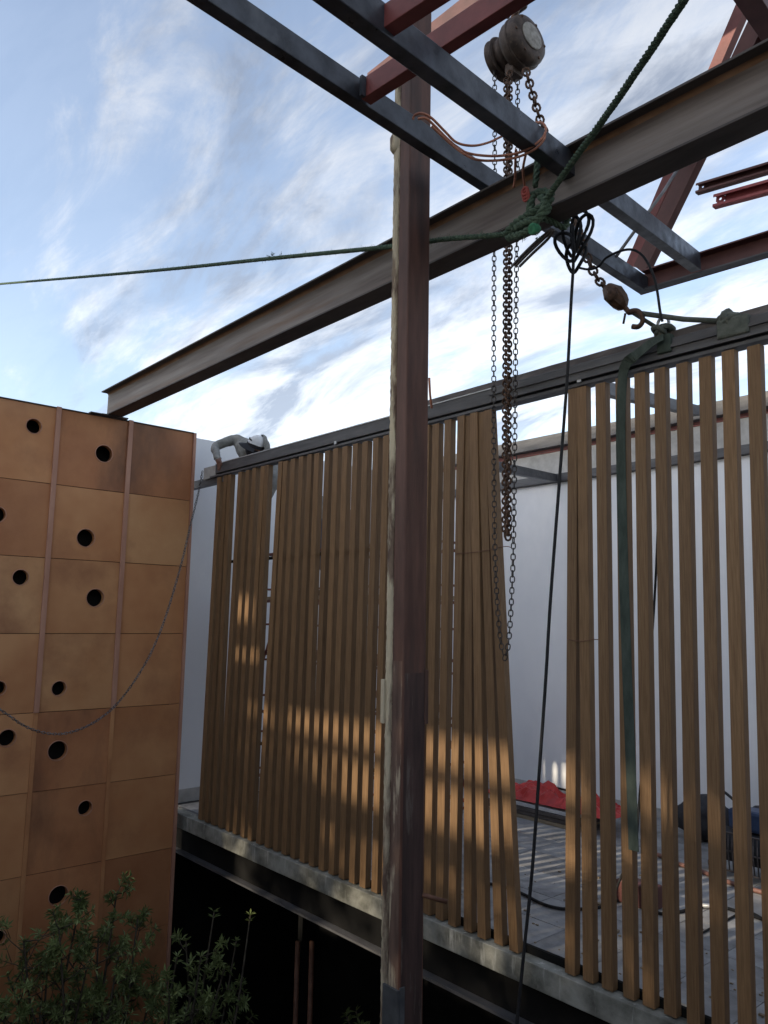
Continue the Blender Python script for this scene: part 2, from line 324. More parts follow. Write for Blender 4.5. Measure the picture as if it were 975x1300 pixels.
for px in (378, 396):
    q = onY(px, 1195, 4.66); MB().tube([(q.x, 4.66, -3.2), (q.x, 4.66, q.z)], 0.024, 8).build('pipe', rebar_m, bs)

# white walls of the open room
bw = thing('rear_wall', 'tall white plastered wall at the back of the open terrace room', 'wall', (-4, 8.3, 0))
MB().box((-8.6, 8.28, -0.012), (3.5, 8.48, 3.93)).build('plaster_face', white_m, bw)
MB().box((-8.45, 8.262, 0.001), (3.5, 8.279, 0.10)).build('skirting', conc_raw_m, bw)
cb = thing('concrete_ring_beam', 'raw grey concrete band with brick red strip above the white rear wall', 'ring beam', (-4, 8.4, 3.98))
MB().box((-8.5, 8.34, 4.05), (3.5, 8.52, 4.36)).build('concrete_band', conc_raw_m, cb)
MB().box((-8.5, 8.33, 4.361), (3.5, 8.53, 4.41)).build('brick_strip', redox_m, cb)
tf = thing('rear_roof_frame', 'charcoal steel tube frame lying along the top of the white rear wall', 'steel frame', (-4, 8.3, 3.95))
MB().box((-8.5, 8.22, 3.935), (3.5, 8.335, 4.04)).build('wall_plate_tube', steel_char_m, tf, bevel=0.006)
MB().box((-8.5, 8.24, 4.415), (3.5, 8.36, 4.58)).build('upper_tube', steel_char_m, tf, bevel=0.006)
for (pa, Ya, pb, Yb) in (((600, 586), 5.9, (703, 607), 8.215), ((768, 494), 5.2, (884, 522), 7.4)):
    MB().bar(onY(*pa, Ya), onY(*pb, Yb), 0.08, 0.10).build('cross_tube', steel_char_m, tf)
# side wall
sw = thing('side_wall', 'pale plastered side wall between rusty steel cladding and first slat', 'wall', (-8.6, 6, 0))
MB().box((-8.75, 4.02, -0.012), (-8.55, 8.28, 4.30)).build('plaster_face', white_m, sw)
MB().box((-8.549, 4.36, 0.001), (-8.52, 8.26, 0.14)).build('skirting', conc_raw_m, sw)

# ------------------------------------------------------------------ steel clad wall: panels, ribs, holes
kx = 7.9 / 7.78
rows = [2.13 + (z - 2.13) * kx for z in (4.148, 3.388, 2.664, 1.941, 1.205, 0.482, -0.256, -1.0, -1.74, -2.48, -3.2)]
cols = [y * kx for y in (3.985, 3.257, 2.516, 1.775, 1.034, 0.293)]
steel = thing('steel_clad_wall', 'rusty brown steel panel wall pierced with round holes beside a bush', 'wall', (XW - 0.2, 2.2, -3.2))
holes = [(43, 541, 9), (132, 576, 10.5), (109, 683, 11), (-3, 653, 9.5), (26, 733, 9.5), (121, 759, 11), (-2, 874, 9), (75, 874, 9), (9, 937, 10.5), (73, 953, 12), (108, 1026, 9), (74, 1137, 12), (-4, 1192, 10)]
H = []
for a, b, r in holes:
    c = onX(a, b, XW); e = onX(a, b - r, XW); H.append((c.y, c.z, abs(e.z - c.z)))
H += [(1.2, 3.0, 0.08), (0.9, 1.6, 0.09), (1.5, 0.3, 0.08), (2.1, -1.4, 0.08)]
tone = {(0, 0): 'd', (1, 0): 'd', (2, 0): 'n', (0, 1): 'p', (1, 1): 'n', (2, 1): 'd', (0, 2): 'n', (1, 2): 'n', (2, 2): 'p', (1, 3): 'p', (2, 3): 'n'}
def plate_with_hole(y0, y1, z0, z1, hl):
    n = 32; mb = MB(); th = 0.012; cy, cz, r = hl; out = []
    for i in range(n):
        a = 2 * math.pi * i / n; dy, dz = math.cos(a), math.sin(a); t = 1e9
        if dy > 1e-6: t = min(t, (y1 - cy) / dy)
        if dy < -1e-6: t = min(t, (y0 - cy) / dy)
        if dz > 1e-6: t = min(t, (z1 - cz) / dz)
        if dz < -1e-6: t = min(t, (z0 - cz) / dz)
        out.append((cy + dy * t, cz + dz * t))
    for (qy, qz) in ((y0, z0), (y1, z0), (y1, z1), (y0, z1)):      # pull the nearest outline point onto each corner
        j = min(range(n), key=lambda i: (out[i][0] - qy) ** 2 + (out[i][1] - qz) ** 2); out[j] = (qy, qz)
    vs = []
    for x in (XW, XW - th):
        for (y, z) in out: vs.append((x, y, z))
        for i in range(n): a = 2 * math.pi * i / n; vs.append((x, cy + r * math.cos(a), cz + r * math.sin(a)))
    for i in range(n): a = 2 * math.pi * i / n; vs.append((XW - 0.06, cy + r * math.cos(a), cz + r * math.sin(a)))
    fs = []; mi = []
    for i in range(n):
        j = (i + 1) % n; fs.append((i, j, n + j, n + i)); fs.append((n + i, n + j, 4 * n + j, 4 * n + i)); fs.append((i, 2 * n + i, 2 * n + j, j))
    mb.add(vs, fs); return mb
for ci in range(5):
    for ri in range(10):
        y1, y0, z1, z0 = cols[ci] - 0.004, cols[ci + 1] + 0.004, rows[ri] - 0.003, rows[ri + 1] + 0.003
        hs = [h for h in H if y0 + h[2] < h[0] < y1 - h[2] and z0 + h[2] < h[1] < z1 - h[2]]
        dx = rnd.uniform(-0.003, 0.003)
        if hs: mb = plate_with_hole(y0, y1, z0, z1, hs[0])
        else: mb = MB().box((XW - 0.012, y0, z0), (XW, y1, z1))
        tn = tone.get((ci, ri)) or rnd.choice('nnd')
        mb.v = [(x + dx, y, z) for x, y, z in mb.v]
        pan = mb.build('panel', {'d': corten_dark_m, 'p': corten_pale_m, 'n': corten_m}[tn], steel)
        if hs:
            hl = hs[0]; rim = [(XW + dx + 0.001, hl[0] + (hl[2] + 0.004) * math.cos(t * math.pi / 14), hl[1] + (hl[2] + 0.004) * math.sin(t * math.pi / 14)) for t in range(28)]
            MB().tube(rim, 0.0045, 5, closed=True).build('hole_rim', trim_m, pan)
for ci in range(0, 6):
    y = cols[ci]
    zt = rows[0] + 0.015
    if ci == 0: MB().box((XW - 0.3, y, -3.2), (XW + 0.022, y + 0.03, zt - 0.01)).build('end_trim', trim_m, steel)
    else:
        MB().box((XW + 0.004, y - 0.024, rows[4]), (XW + 0.026, y + 0.024, zt)).build('rib', trim_m, steel, bevel=0.003)
        MB().box((XW + 0.004, y - 0.02, -3.2), (XW + 0.012, y + 0.02, rows[4] - 0.002)).build('rib', corten_m, steel)
MB().box((XW - 0.32, 0.25, -3.2), (XW - 0.24, cols[0], rows[0])).build('dark_backing', hole_m, steel)  # near-black backing added so the round holes look dark inside
MB().box((XW - 0.30, 0.25, rows[0] + 0.001), (XW + 0.012, cols[0], rows[0] + 0.010)).build('cap_flashing', flange_m, steel)

# ------------------------------------------------------------------ slatted screen
screen = thing('slatted_screen', 'tall screen of brown composite slats standing on concrete edge strip', 'screen', (-4.6, YS, 0.012))
ZT = 3.63
tops = [(276, 603), (284, 601), (289, 600), (302.5, 597), (312, 595), (320.4, 593), (331, 591), (336, 590), (353.4, 586), (359.5, 585), (369, 583), (379.4, 580), (390, 578), (399, 576), (412.4, 573),
        (423, 570), (434.7, 568), (447.6, 565), (460, 562), (473.4, 559), (486.4, 556), (499.5, 553), (512, 550), (524.5, 547), (537, 544), (549, 541), (564, 537), (582, 532), (590, 530), (598, 528), (606, 526), (615.5, 525),
        (721, 497), (732, 494.5), (755.7, 488), (781, 482), (805, 476), (830, 469), (858, 463), (886.7, 456), (915.7, 448), (947.8, 441), (982, 432), (1018, 424), (1056, 414)]
bots = [251.5, 259.4, 267.6, 276.7, 286, 295, 304.7, 314, 324.8, 335.5, 346, 357, 368, 380, 391.6, 404, 416.7, 429.6, 442.6, 456, 471, 484, 497, 511, 524, 537, 552.6, 570, 588.5, 607.5, 627.4, 648,
        717, 740, 764, 791, 816, 843]
bx = []
for b in bots:
    by = 1037.5 + (b - 251.5) * 0.433; bx.append(onY(b, by, YS).x)
for b in (872, 903, 936, 970): bx.append(onY(b, 1300, YS).x)
dlt = bx[-1] - bx[-2]; bx += [bx[-1] + dlt * (i + 1) for i in range(3)]
WS, DS = 0.072, 0.057
for i, ((a, b), xb) in enumerate(zip(tops, bx)):
    q = onY(a, b, YS); xt = q.x
    zt = 3.655 + rnd.uniform(-0.006, 0.004); off = 0.0
    if 27 <= i <= 31: off = -0.012 * (i % 2)
    y0, y1 = YS + off, YS + off + DS; zb = 0.022
    mb = MB(); vs = []
    for z, x in ((zb, xb), (zt, xt)):
        vs += [(x, y0, z), (x + WS, y0, z), (x + WS, y1, z), (x, y1, z)]
    mb.add(vs, [(3, 2, 1, 0), (4, 5, 6, 7), (0, 1, 5, 4), (1, 2, 6, 5), (2, 3, 7, 6), (3, 0, 4, 7)])
    mb.build('slat', slat_m, screen, bevel=0.002)
MB().box((-7.75, YS - 0.004, 3.665), (2.5, YS + 0.09, 3.685)).build('slat_rail', steel_char_m, screen)
MB().box((-7.7, YS + 0.064, 0.0125), (2.5, YS + 0.090, 0.06)).build('foot_rail', void_m, screen)
for z in (0.9, 2.7): 
    MB().box((-7.66, YS + 0.063, z), (-4.9, YS + 0.076, z + 0.03)).build('back_strap', void_m, screen)
for (pa, pb) in (((579, 703), (640, 694)), ((722, 812), (752, 812))):
    a = onY(*pa, YS - 0.02); b = onY(*pb, YS - 0.02); m = (a + b) / 2; m.z -= 0.01
    MB().tube(spline([a + Vector((0, .05, 0)), a, m, b, b + Vector((0, .07, 0))], 5), 0.0028, 5).build('tie_wire', rebar_m, screen)
# head beam over the slats: a box channel in front, a rougher built up beam behind from the post on
hb = thing('head_beam', 'long charcoal steel channel beam along the tops of the brown slats', 'beam', (-4, 4.25, 3.7))
hl = [(0, 0), (0.10, 0), (0.10, 0.125), (0, 0.125)]
MB().box((-7.62, YS - 0.01, 3.70), (2.5, YS + 0.10, 3.815)).build('front_channel', steel_char_m, hb, bevel=0.006)
MB().box((-7.6, YS + 0.02, 3.686), (2.5, YS + 0.085, 3.699)).build('gap_shade_strip', void_m, hb)  # solid near-black strip painted in as the shaded gap
MB().box((-7.62, YS - 0.016, 3.803), (-3.6, YS - 0.0105, 3.811)).build('pale_edge_strip', steel_lt_m, hb)  # thin pale strip along the channel's top edge
MB().box((-3.62, YS - 0.022, 3.70), (2.5, YS - 0.011, 3.718)).build('lower_lip', steel_char_m, hb)
MB().box((-3.62, YS - 0.026, 3.752), (2.5, YS - 0.011, 3.772)).build('middle_lip', steel_char_m, hb)
bm_ = MB(); n = 60; vs = []
for i in range(n + 1):
    x = -4.5 + 7 * i / n; j = 0.004 * noise.noise(Vector((x * 6, 0, 3))); u_ = 0.003 * noise.noise(Vector((x * 2.2, 4, 0)))
    vs += [(x, YS + 0.02 + j, 3.816), (x, YS + 0.026 + j, 3.868 + u_), (x, YS + 0.14, 3.868 + u_), (x, YS + 0.14, 3.816)]
bm_.add(vs, [(4 * i + k_, 4 * i + (k_ + 1) % 4, 4 * i + 4 + (k_ + 1) % 4, 4 * i + 4 + k_) for i in range(n) for k_ in range(4)] + [(3, 2, 1, 0), (4 * n, 4 * n + 1, 4 * n + 2, 4 * n + 3)])
bm_.build('top_rough_strip', steel_brown_m, hb)
MB().box((-8.5, YS + 0.02, 3.60), (-7.45, YS + 0.09, 3.685)).build('wall_stub', steel_char_m, hb)
MB().box((-7.9, YS - 0.002, 3.665), (-7.621, YS + 0.08, 3.80)).build('end_bracket', conc_raw_m, hb)
for px, py in ((426, 571), (736, 493)):
    q = onY(px, py, YS - 0.012); MB().box((q.x - 0.015, YS - 0.02, 3.684), (q.x + 0.015, YS - 0.0105, 3.712)).build('clip', steel_lt_m, hb)

# ------------------------------------------------------------------ big I beam
ib = thing('universal_beam', 'long rusty steel I beam resting on the clad wall and hung by rope', 'I beam', (-4, 3.12, 4.21))
def sub(mb, name, m, p, bev=0.0): return mb.build(name, m, p, bevel=bev)
BX0, BX1 = -8.08, 1.5
sub(MB().box((BX0, 3.04, 4.205), (BX1, 3.20, 4.218)), 'bottom_flange', flange_m, ib, 0.002)
sub(MB().box((BX0, 3.04, 4.487), (BX1, 3.20, 4.50)), 'top_flange', flange_m, ib, 0.002)
sub(MB().box((BX0 + 0.004, 3.115, 4.2175), (BX1, 3.125, 4.4875)), 'web', beam_m, ib)
fl = MB()
for z, sgn in ((4.218, 1), (4.487, -1)):
    vs = []; 
    for x in (BX0 + 0.004, BX1):
        for t in range(5):
            a = math.pi / 2 * t / 4; vs.append((x, 3.115 - 0.02 * (1 - math.sin(a)), z + sgn * 0.02 * (1 - math.cos(a))))
    fl.add(vs, [(i, i + 1, 6 + i, 5 + i) for i in range(4)], 0, True)
fl.build('root_fillet', mat('rust fillet', (0.16, 0.085, 0.045), (0.24, 0.14, 0.08), 6, rough=0.8), ib)
MB().box((XW - 0.26, 2.98, rows[0] + 0.0105), (XW + 0.05, 3.26, 4.2045)).build('bearing_plate', flange_m, ib)
MB().box((XW - 0.02, 2.86, rows[0] + 0.0102), (XW + 0.05, 2.979, rows[0] + 0.022)).build('bearing_plate', flange_m, ib)

# ------------------------------------------------------------------ steel post
post = thing('steel_post', 'tall brown primed steel post with rough tan weld seam in front of slats', 'post', (-3.0, 2.8, -3.2))
PX0, PX1, PY0, PY1 = -3.072, -2.928, 2.72, 2.882
MB().box((PX0 + 0.062, PY0, -3.2), (PX1, PY1, 6.3)).build('box_section', post_m, post, bevel=0.008)
MB().box((PX0, PY0 + 0.012, -3.2), (PX0 + 0.063, PY1 - 0.01, 6.3)).build('side_plate', post_m, post, bevel=0.006)
bead = MB(); n = 900; vs = []; prof = 7
for i in range(n):
    z = -3.2 + 9.5 * i / (n - 1); w = 0.025 + 0.0015 * noise.noise(Vector((0, 3, z * 9)))
    for kk in range(prof):
        a = math.pi * (0.0 + kk / (prof - 1)); q = noise.noise(Vector((kk * 2.1, 0, z * 14))) * 0.004 + noise.noise(Vector((kk, 5, z * 40))) * 0.004
        vs.append((PX0 + 0.026 - (w + q) * math.cos(a) * (1.0), PY0 + 0.014 - (0.016 + q) * math.sin(a), z))
bead.add(vs, [(i * prof + k_, i * prof + k_ + 1, (i + 1) * prof + k_ + 1, (i + 1) * prof + k_) for i in range(n - 1) for k_ in range(prof - 1)], 0, True)
bead.build('weld_seam', weld_m, post)
MB().box((PX0 + 0.068, PY0 - 0.0015, -1.0), (PX1 - 0.008, PY0 + 0.001, 1.92)).build('flaked_face', flake_m, post)
MB().box((PX1 - 0.001, PY0 + 0.01, -1.0), (PX1 + 0.0012, PY1 - 0.012, 1.86)).build('flaked_face', mat('darker post face', (0.035, 0.021, 0.018), (0.075, 0.042, 0.035), 9, (2, 2, 0.25), rough=0.8, bump=0.5, bscale=30, c3=(0.11, 0.085, 0.07), scale3=8, pos3=(0.58, 0.66), stretch3=(2.2, 2.2, 0.3)), post)  # right face has a darker tone of the flaked paint
q0 = onY(486, 918, PY0); q1 = onY(486, 862, PY0)
MB().box((PX0 - 0.014, PY0 - 0.012, q0.z), (PX0 + 0.012, PY0 + 0.06, q1.z)).build('splice_bar', weld_m, post, bevel=0.004)
MB().box((PX1 - 0.01, PY1 - 0.012, q0.z), (PX1 + 0.006, PY1 + 0.014, q1.z + 0.05)).build('splice_bar', post_m, post, bevel=0.003)
zs = onX(525, 894, PX1).z
MB().box((PX1 - 0.03, PY0 + 0.045, zs - 0.005), (PX1 + 0.001, PY1 - 0.04, zs + 0.005)).build('splice_slot', hole_m, post)
MB().box((PX0 + 0.064, PY0 - 0.0012, zs - 0.006), (PX0 + 0.09, PY0 + 0.02, zs + 0.004)).build('splice_slot', hole_m, post)
zb = onY(497, 1252, PY0).z
ga = MB(); ga.box((PX0 + 0.04, PY0 - 0.014, -3.2), (PX1 + 0.004, PY0 - 0.001, zb)); ga.box((PX1 + 0.001, PY0 - 0.001, -3.2), (PX1 + 0.008, PY0 + 0.03, zb + 0.01))
ga.build('corner_angle', [grey_angle_m], post)
a = onX(536, 1136, PX1); b = onY(567, 1145, 2.98)
MB().tube([a, b], 0.012, 8).build('stub_bar', rebar_m, post)
za = onY(502, 182, PY0).z
MB().lathe((PX0 + 0.012, PY0 + 0.012, za - 0.05), (0, 0, 1), [(0.02, 0), (0.033, 0.02), (0.034, 0.09), (0.02, 0.12)], 10).build('weld_lump', weld_m, post)

# ------------------------------------------------------------------ roof frame of black tubes and red cross pieces
rf = thing('roof_frame', 'overhead grid of black steel tubes joined by red primed cross pieces', 'steel frame', (-2.5, 3, 4.5))
A0 = Vector((-2.56, 0.5, 4.53)); A1 = Vector((-2.862, 4.99, 4.53)); dA = (A1 - A0).normalized()
wA = 0.065; hA = 0.118
def tubeprof(p0, p1, w, h, name, m):
    # p0, p1: lower edge on the -X side
    r = (p1 - p0).normalized().cross(Vector((0, 0, 1))).normalized()
    c = r * (w / 2) + Vector((0, 0, h / 2)); return MB().bar(p0 + c, p1 + c, w, h).build(name, m, rf, bevel=0.004)
tubeprof(A0, A1, wA, hA, 'long_tube', steel_blk_m)
B0 = onZ(394.8, 0, 4.21); B1 = onZ(877, 346, 4.53); B0 = B0 + (B0 - B1) * 0.25
tubeprof(B0, B1, 0.07, 0.125, 'long_tube', steel_blk_m)
# red cross pieces (along X) between and beyond the tubes
def crossbar(pxa, pya, za_, pxb, pyb, zb_, name='cross_piece', w=0.06, h=0.10):
    a = onZ(pxa, pya, za_); b = onZ(pxb, pyb, zb_); d = (b - a).normalized(); r = d.cross(Vector((0, 0, 1))).normalized()
    b = b + d * 1.0; c = -r * (w / 2) + Vector((0, 0, h / 2))
    return MB().bar(a + c, b + c, w, h).build(name, redox_m, rf, bevel=0.003)
crossbar(459, 126, 4.53, 634, 12, 4.53, h=0.105)
crossbar(482, 38, 4.26, 552, -8, 4.26, h=0.095)
# welds and plates at the joints
for (px, py, z) in ((461, 108, 4.58), (484, 22, 4.315)):
    q = onZ(px, py, z); MB().box((q.x - 0.012, q.y - 0.012, z - 0.055), (q.x + 0.006, q.y + 0.012, z + 0.045)).build('joint_weld', steel_blk_m, rf)
# edge channel: web plus lower flange
e0 = onZ(814, 375, 4.53); e1 = onZ(975, 328, 4.53); d = (e1 - e0).normalized(); r = Vector((-d.y, d.x, 0)); e2 = e0 + d * 4.5
sub(MB().bar(e0 + r * -0.01 + Vector((0, 0, 0.075)), e2 + r * -0.01 + Vector((0, 0, 0.075)), 0.012, 0.15), 'edge_channel_web', redox_d_m, rf)
ef0 = e0 + d * 0.05
sub(MB().bar(ef0 - r * 0.052 + Vector((0, 0, 0.006)), e2 - r * 0.052 + Vector((0, 0, 0.006)), 0.07, 0.010), 'edge_channel_flange', steel_char_m, rf)
sub(MB().bar(ef0 - r * 0.052 + Vector((0, 0, 0.146)), e2 - r * 0.052 + Vector((0, 0, 0.146)), 0.07, 0.010), 'edge_channel_flange', redox_d_m, rf)
# raking pair of red channels behind the frame
rk = thing('raking_brace', 'pair of dark red steel channels raking up behind the I beam', 'brace', (-2.8, 5.15, 4.6))
YB = 5.15
for (pa, ya, pb, yb, w, m) in (((803, 338), YB + 0.1, (921, 62), YB - 0.1, 0.085, redox_m), ((815, 342), YB, (944, 72), YB - 0.5, 0.125, redox_d_m)):
    a = onY(*pa, ya); b = onY(*pb, yb); dd = (b - a).normalized(); b = b + dd * 1.2
    c_ = [(-w / 2, -0.035), (w / 2, -0.035), (w / 2, 0.035), (w / 2 - 0.01, 0.035), (w / 2 - 0.01, -0.025), (-w / 2 + 0.01, -0.025), (-w / 2 + 0.01, 0.035), (-w / 2, 0.035)]
    MB().bar(a, b, 0, 0, up=(0, 1, 0), prof=c_).build('channel', m, rk)
# upper red beam in the top corner
ur = MB(); a = onZ(930, 0, 5.6); b = onZ(990, 86, 5.6); d2 = (b - a).normalized(); r2 = d2.cross(Vector((0, 0, 1))).normalized()
c = r2 * 0.06 + Vector((0, 0, 0.09)); ur.bar(a - d2 * 1.5 + c, b + d2 * 1.6 + c, 0.12, 0.18)
tag(ur.build('upper_red_tube', redox_d_m, bevel=0.005), 'thick dark red tube overhead above the raking brace', 'steel tube')
# two loose purlin ends with bolt holes
def purlin(pxa, pya, pxb, pyb, Y, hgt, name, label, m, n_holes):
    a = onY(pxa, pya, Y); b = onY(pxb, pyb, Y); d = (b - a).normalized(); b = b + d * 2.5
    u = Vector((0, 0, 1)); u = (u - d * u.dot(d)).normalized(); fw = Vector((0, -1, 0))
    t = thing(name, label, 'purlin', a)
    # web with real holes near its end
    mb = MB(); L0 = 0.14; s = hgt / 2; N = 16
    def strip(x0, x1, zz0, zz1): mb.add([a + d * x0 + u * zz0, a + d * x1 + u * zz0, a + d * x1 + u * zz1, a + d * x0 + u * zz1], [(0, 1, 2, 3)])
    for kq in range(2):
        z0, z1 = (-s, 0) if kq == 0 else (0, s); cz = (z0 + z1) / 2; cx_ = 0.035; rr = s * 0.22; ring_o = []; ring_i = []
        for i in range(N):
            an = 2 * math.pi * i / N; dx_, dz_ = math.cos(an), math.sin(an)
            t_ = min([((0.07 if dx_ > 0 else 0.0) - cx_) / dx_ if abs(dx_) > 1e-6 else 9, ((z1 if dz_ > 0 else z0) - cz) / dz_ if abs(dz_) > 1e-6 else 9])
            ring_o.append(a + d * (cx_ + dx_ * t_) + u * (cz + dz_ * t_)); ring_i.append(a + d * (cx_ + rr * dx_) + u * (cz + rr * dz_))
        mb.add(ring_o + ring_i, [(i, (i + 1) % N, N + (i + 1) % N, N + i) for i in range(N)])
    L = (b - a).length; strip(0.07, L, -s, s)
    for o_ in mb.v: pass
    w = mb.build('web', m, t)
    so_ = w.modifiers.new('thick', 'SOLIDIFY'); so_.thickness = 0.006
    for zz in (-s, s):
        MB().bar(a + u * zz + fw * 0.025, b + u * zz + fw * 0.025, 0.05, 0.006, up=u).build('flange', m, t)
        MB().bar(a + u * (zz * 0.78) + fw * 0.05, b + u * (zz * 0.78) + fw * 0.05, 0.005, abs(zz) * 0.4, up=u).build('lip', m, t)
    return t
purlin(887, 242, 975, 216, 5.7, 0.075, 'purlin', 'upper dark red purlin end with two bolt holes behind the I beam', redox_d_m, 2)
purlin(909, 258, 975, 240, 5.6, 0.095, 'purlin', 'lower bright red purlin end with bolt holes above the roof frame edge', mat('bright red primer', (0.28, 0.05, 0.055), (0.38, 0.09, 0.09), 8, rough=0.5), 3)

# ================================================================== RIGGING
HY = 4.0
ho = thing('chain_hoist', 'round rusty chain hoist with long chains hanging in front of the slats', 'chain hoist', onY(655, 62, HY))
hc = onY(655, 62, HY); ax = Vector((0.97, -0.04, 0.06)).normalized()     # drum axis, its pale end plate faces the street side
hs = 6.6 / F                                                             # metres per pixel at the hoist
gh = MB().lathe(hc + ax * 0.0, ax, [(0.02, -0.02), (0.165, -0.015), (0.178, 0.01), (0.178, 0.10), (0.165, 0.13), (0.12, 0.145), (0.02, 0.146)], 40).build('gear_housing', hoist_m, ho)
MB().lathe(hc + ax * 0.146, ax, [(0.098, 0), (0.098, 0.006), (0.09, 0.010), (0.01, 0.011)], 32).build('end_plate', hoist_lab_m, gh)
MB().lathe(hc - ax * 0.075, ax, [(0.02, -0.03), (0.13, -0.028), (0.135, 0.02), (0.05, 0.06), (0.02, 0.06)], 32).build('side_plate', hoist_m, ho)
MB().lathe(hc - ax * 0.17, ax, [(0.05, -0.005), (0.15, -0.002), (0.16, 0.008), (0.14, 0.022), (0.14, 0.04), (0.16, 0.054), (0.15, 0.062), (0.05, 0.065)], 32).build('hand_wheel', hoist_m, ho)
o1_ = ax.orthogonal().normalized(); o2_ = ax.cross(o1_)
for j in range(6):
    t = j * math.pi / 3 + 0.3; MB().lathe(hc + ax * 0.128 + (o1_ * math.cos(t) + o2_ * math.sin(t)) * 0.148, ax, [(0.012, 0), (0.012, 0.012), (0.006, 0.015)], 6, smooth=False).build('bolt', chain_m, gh)
MB().lathe(hc, ax, [(0.178, 0.045), (0.186, 0.05), (0.186, 0.062), (0.178, 0.067)], 40).build('housing_joint', hoist_m, gh)
MB().box(hc - ax * 0.03 + Vector((-0.03, -0.06, -0.21)), hc - ax * 0.03 + Vector((0.05, 0.06, -0.12))).build('chain_guide', hoist_m, ho, bevel=0.012)
sh = hc - ax * 0.03 + Vector((0, 0, 0.12))
hk = [sh + Vector((0, 0, t)) for t in (0, 0.08, 0.14)] + [sh + Vector((0.05 * math.cos(t), 0.0, 0.21 + 0.065 * math.sin(t))) for t in (-1.2, -0.4, 0.4, 1.2, 2.0, 2.8, 3.6)]
MB().tube(spline(hk, 4), 0.018, 8).build('top_hook', chain_m, ho)
MB().box(sh + Vector((-0.03, -0.05, 0.19)), sh + Vector((0.10, 0.06, 0.42))).build('suspension_block', hoist_m, ho, bevel=0.02)
# load chain strands and hand chain loop
lo = onY(645, 120, HY - 0.05); lb = onY(643, 690, HY - 0.05)
mb = MB()
for s_ in (-1, 1):
    a = lo + Vector((0.033 * s_, -0.022 * s_, 0.15)); b = lb + Vector((0.03 * s_, -0.02 * s_, 0.05 * (s_ < 0)))
    chain(mb, [a, a.lerp(b, 0.4) + Vector((0.004, 0, 0)), a.lerp(b, 0.75), b], 0.031, 0.0074, 0.0175, 5, 0.25)
m3 = mb.build('load_chain', chain_m, ho, kind='stuff')
p1 = [onY(x, y, HY - 0.07) for x, y in ((628, 85), (628, 200), (627, 400), (627, 600), (629, 720), (634, 800), (640, 838))]
p2 = [onY(x, y, HY - 0.07) for x, y in ((640, 838), (646, 812), (651, 720), (653, 600), (655, 400), (657, 200), (657, 100))]
mb = MB(); chain(mb, p1, 0.036, 0.0042, 0.0135, 5, 0.3); chain(mb, p2, 0.036, 0.0042, 0.0135, 5, 0.3); mb.build('hand_chain', chain_dk_m, ho, kind='stuff')
# pulling chain from the hoist to the hook
hk0 = onY(772, 370, 4.05)
mb = MB(); chain(mb, [onY(667, 88, HY - 0.02), onY(690, 166, HY), onY(722, 258, 4.02), onY(750, 338, 4.05), hk0], 0.052, 0.0085, 0.024, 6, 0.2)
mb.build('pull_chain', chain_m, ho, kind='stuff')
# carrier the hoist hangs from
ct = MB(); q = sh + Vector((0.03, 0, 0.46)); ct.bar(q + Vector((-1.6, 0.0, 0.03)), q + Vector((1.6, 0, 0.03)), 0.12, 0.14)
tag(ct.build('hoist_carrier_beam', redox_d_m, bevel=0.004), 'red steel bar overhead from which the chain hoist hangs', 'steel bar')

# lower hook with its block, slings to the head beam
hkb = thing('sling_hook', 'rusty hook block pulling two grey green slings above the head beam', 'hook', hk0)
hd = (onY(800, 398, 4.1) - onY(772, 366, 4.05)).normalized(); c0 = onY(772, 366, 4.05)
blk = MB(); nb = 10; 
pr = [(0.012, -0.02), (0.034, -0.012), (0.05, 0.02), (0.066, 0.05), (0.06, 0.115), (0.046, 0.15), (0.03, 0.165), (0.014, 0.175)]
blk.lathe(c0, hd, pr, 7, smooth=False); blk.build('block', chain_m, hkb)
sd = hd.cross(Vector((0, 1, 0))).normalized(); nn = hd.cross(sd).normalized()
for s_ in (-1, 1):
    MB().lathe(c0 + hd * 0.075 + nn * 0.045 * s_, nn * s_, [(0.045, 0), (0.045, 0.012), (0.02, 0.018)], 6).build('cheek_bolt', chain_m, hkb)
eye = c0 + hd * 0.17
pts = [eye, eye + hd * 0.05] + [eye + hd * (0.10 + 0.055 * math.sin(t)) + sd * (-0.045 * math.cos(t)) * -1 for t in (-1.3, -0.5, 0.3, 1.1, 1.9, 2.7)]
MB().tube(spline(pts, 4), [0.016] * (4 * (len(pts) - 1) + 1), 8).build('hook', chain_m, hkb)
MB().tube([eye + hd * 0.03 - sd * 0.02, eye + hd * 0.07 - sd * 0.07], 0.007, 6).build('safety_latch', chain_dk_m, hkb)
hp = onY(815, 398, 4.12)
ka = onY(842, 421, 4.21); kb = onY(925, 408, 4.23)
sg = thing('sling', 'grey green webbing sling stretched between the hook and the head beam knots', 'sling', kb)
mb = MB(); mb.tube([hp, hp.lerp(kb, 0.5) + Vector((0, 0, -0.012)), kb], 0.016, 8); mb.build('long_leg', strap_g_m, sg)
mb = MB(); mb.tube([onY(800, 395, 4.11), ka], 0.013, 8); mb.build('short_leg', strap_g_m, sg)
for kq, sc in ((ka, 1.0), (kb, 1.15)):
    mb = MB()
    for j in range(5):
        t = j / 5 * math.pi; a_ = Vector((math.cos(t), 0.2, math.sin(t) * 0.7)).normalized()
        o1 = Vector((rnd.uniform(-.02, .02), rnd.uniform(-.02, .02), rnd.uniform(-.02, .02)))
        mb.tube([kq + o1 + (a_ * math.cos(u_) + Vector((0.2, -1, 0.3)).normalized() * math.sin(u_)) * 0.045 * sc for u_ in [i * math.pi / 5 for i in range(10)]], 0.016 * sc, 6, closed=True)
    mb.build('knot', strap_g_m, sg)
q = onY(930, 412, 4.18); MB().box((q.x - 0.09, 4.165, q.z - 0.07), (q.x + 0.09, 4.36, q.z + 0.045)).build('wrap', strap_g_m, sg, bevel=0.015)
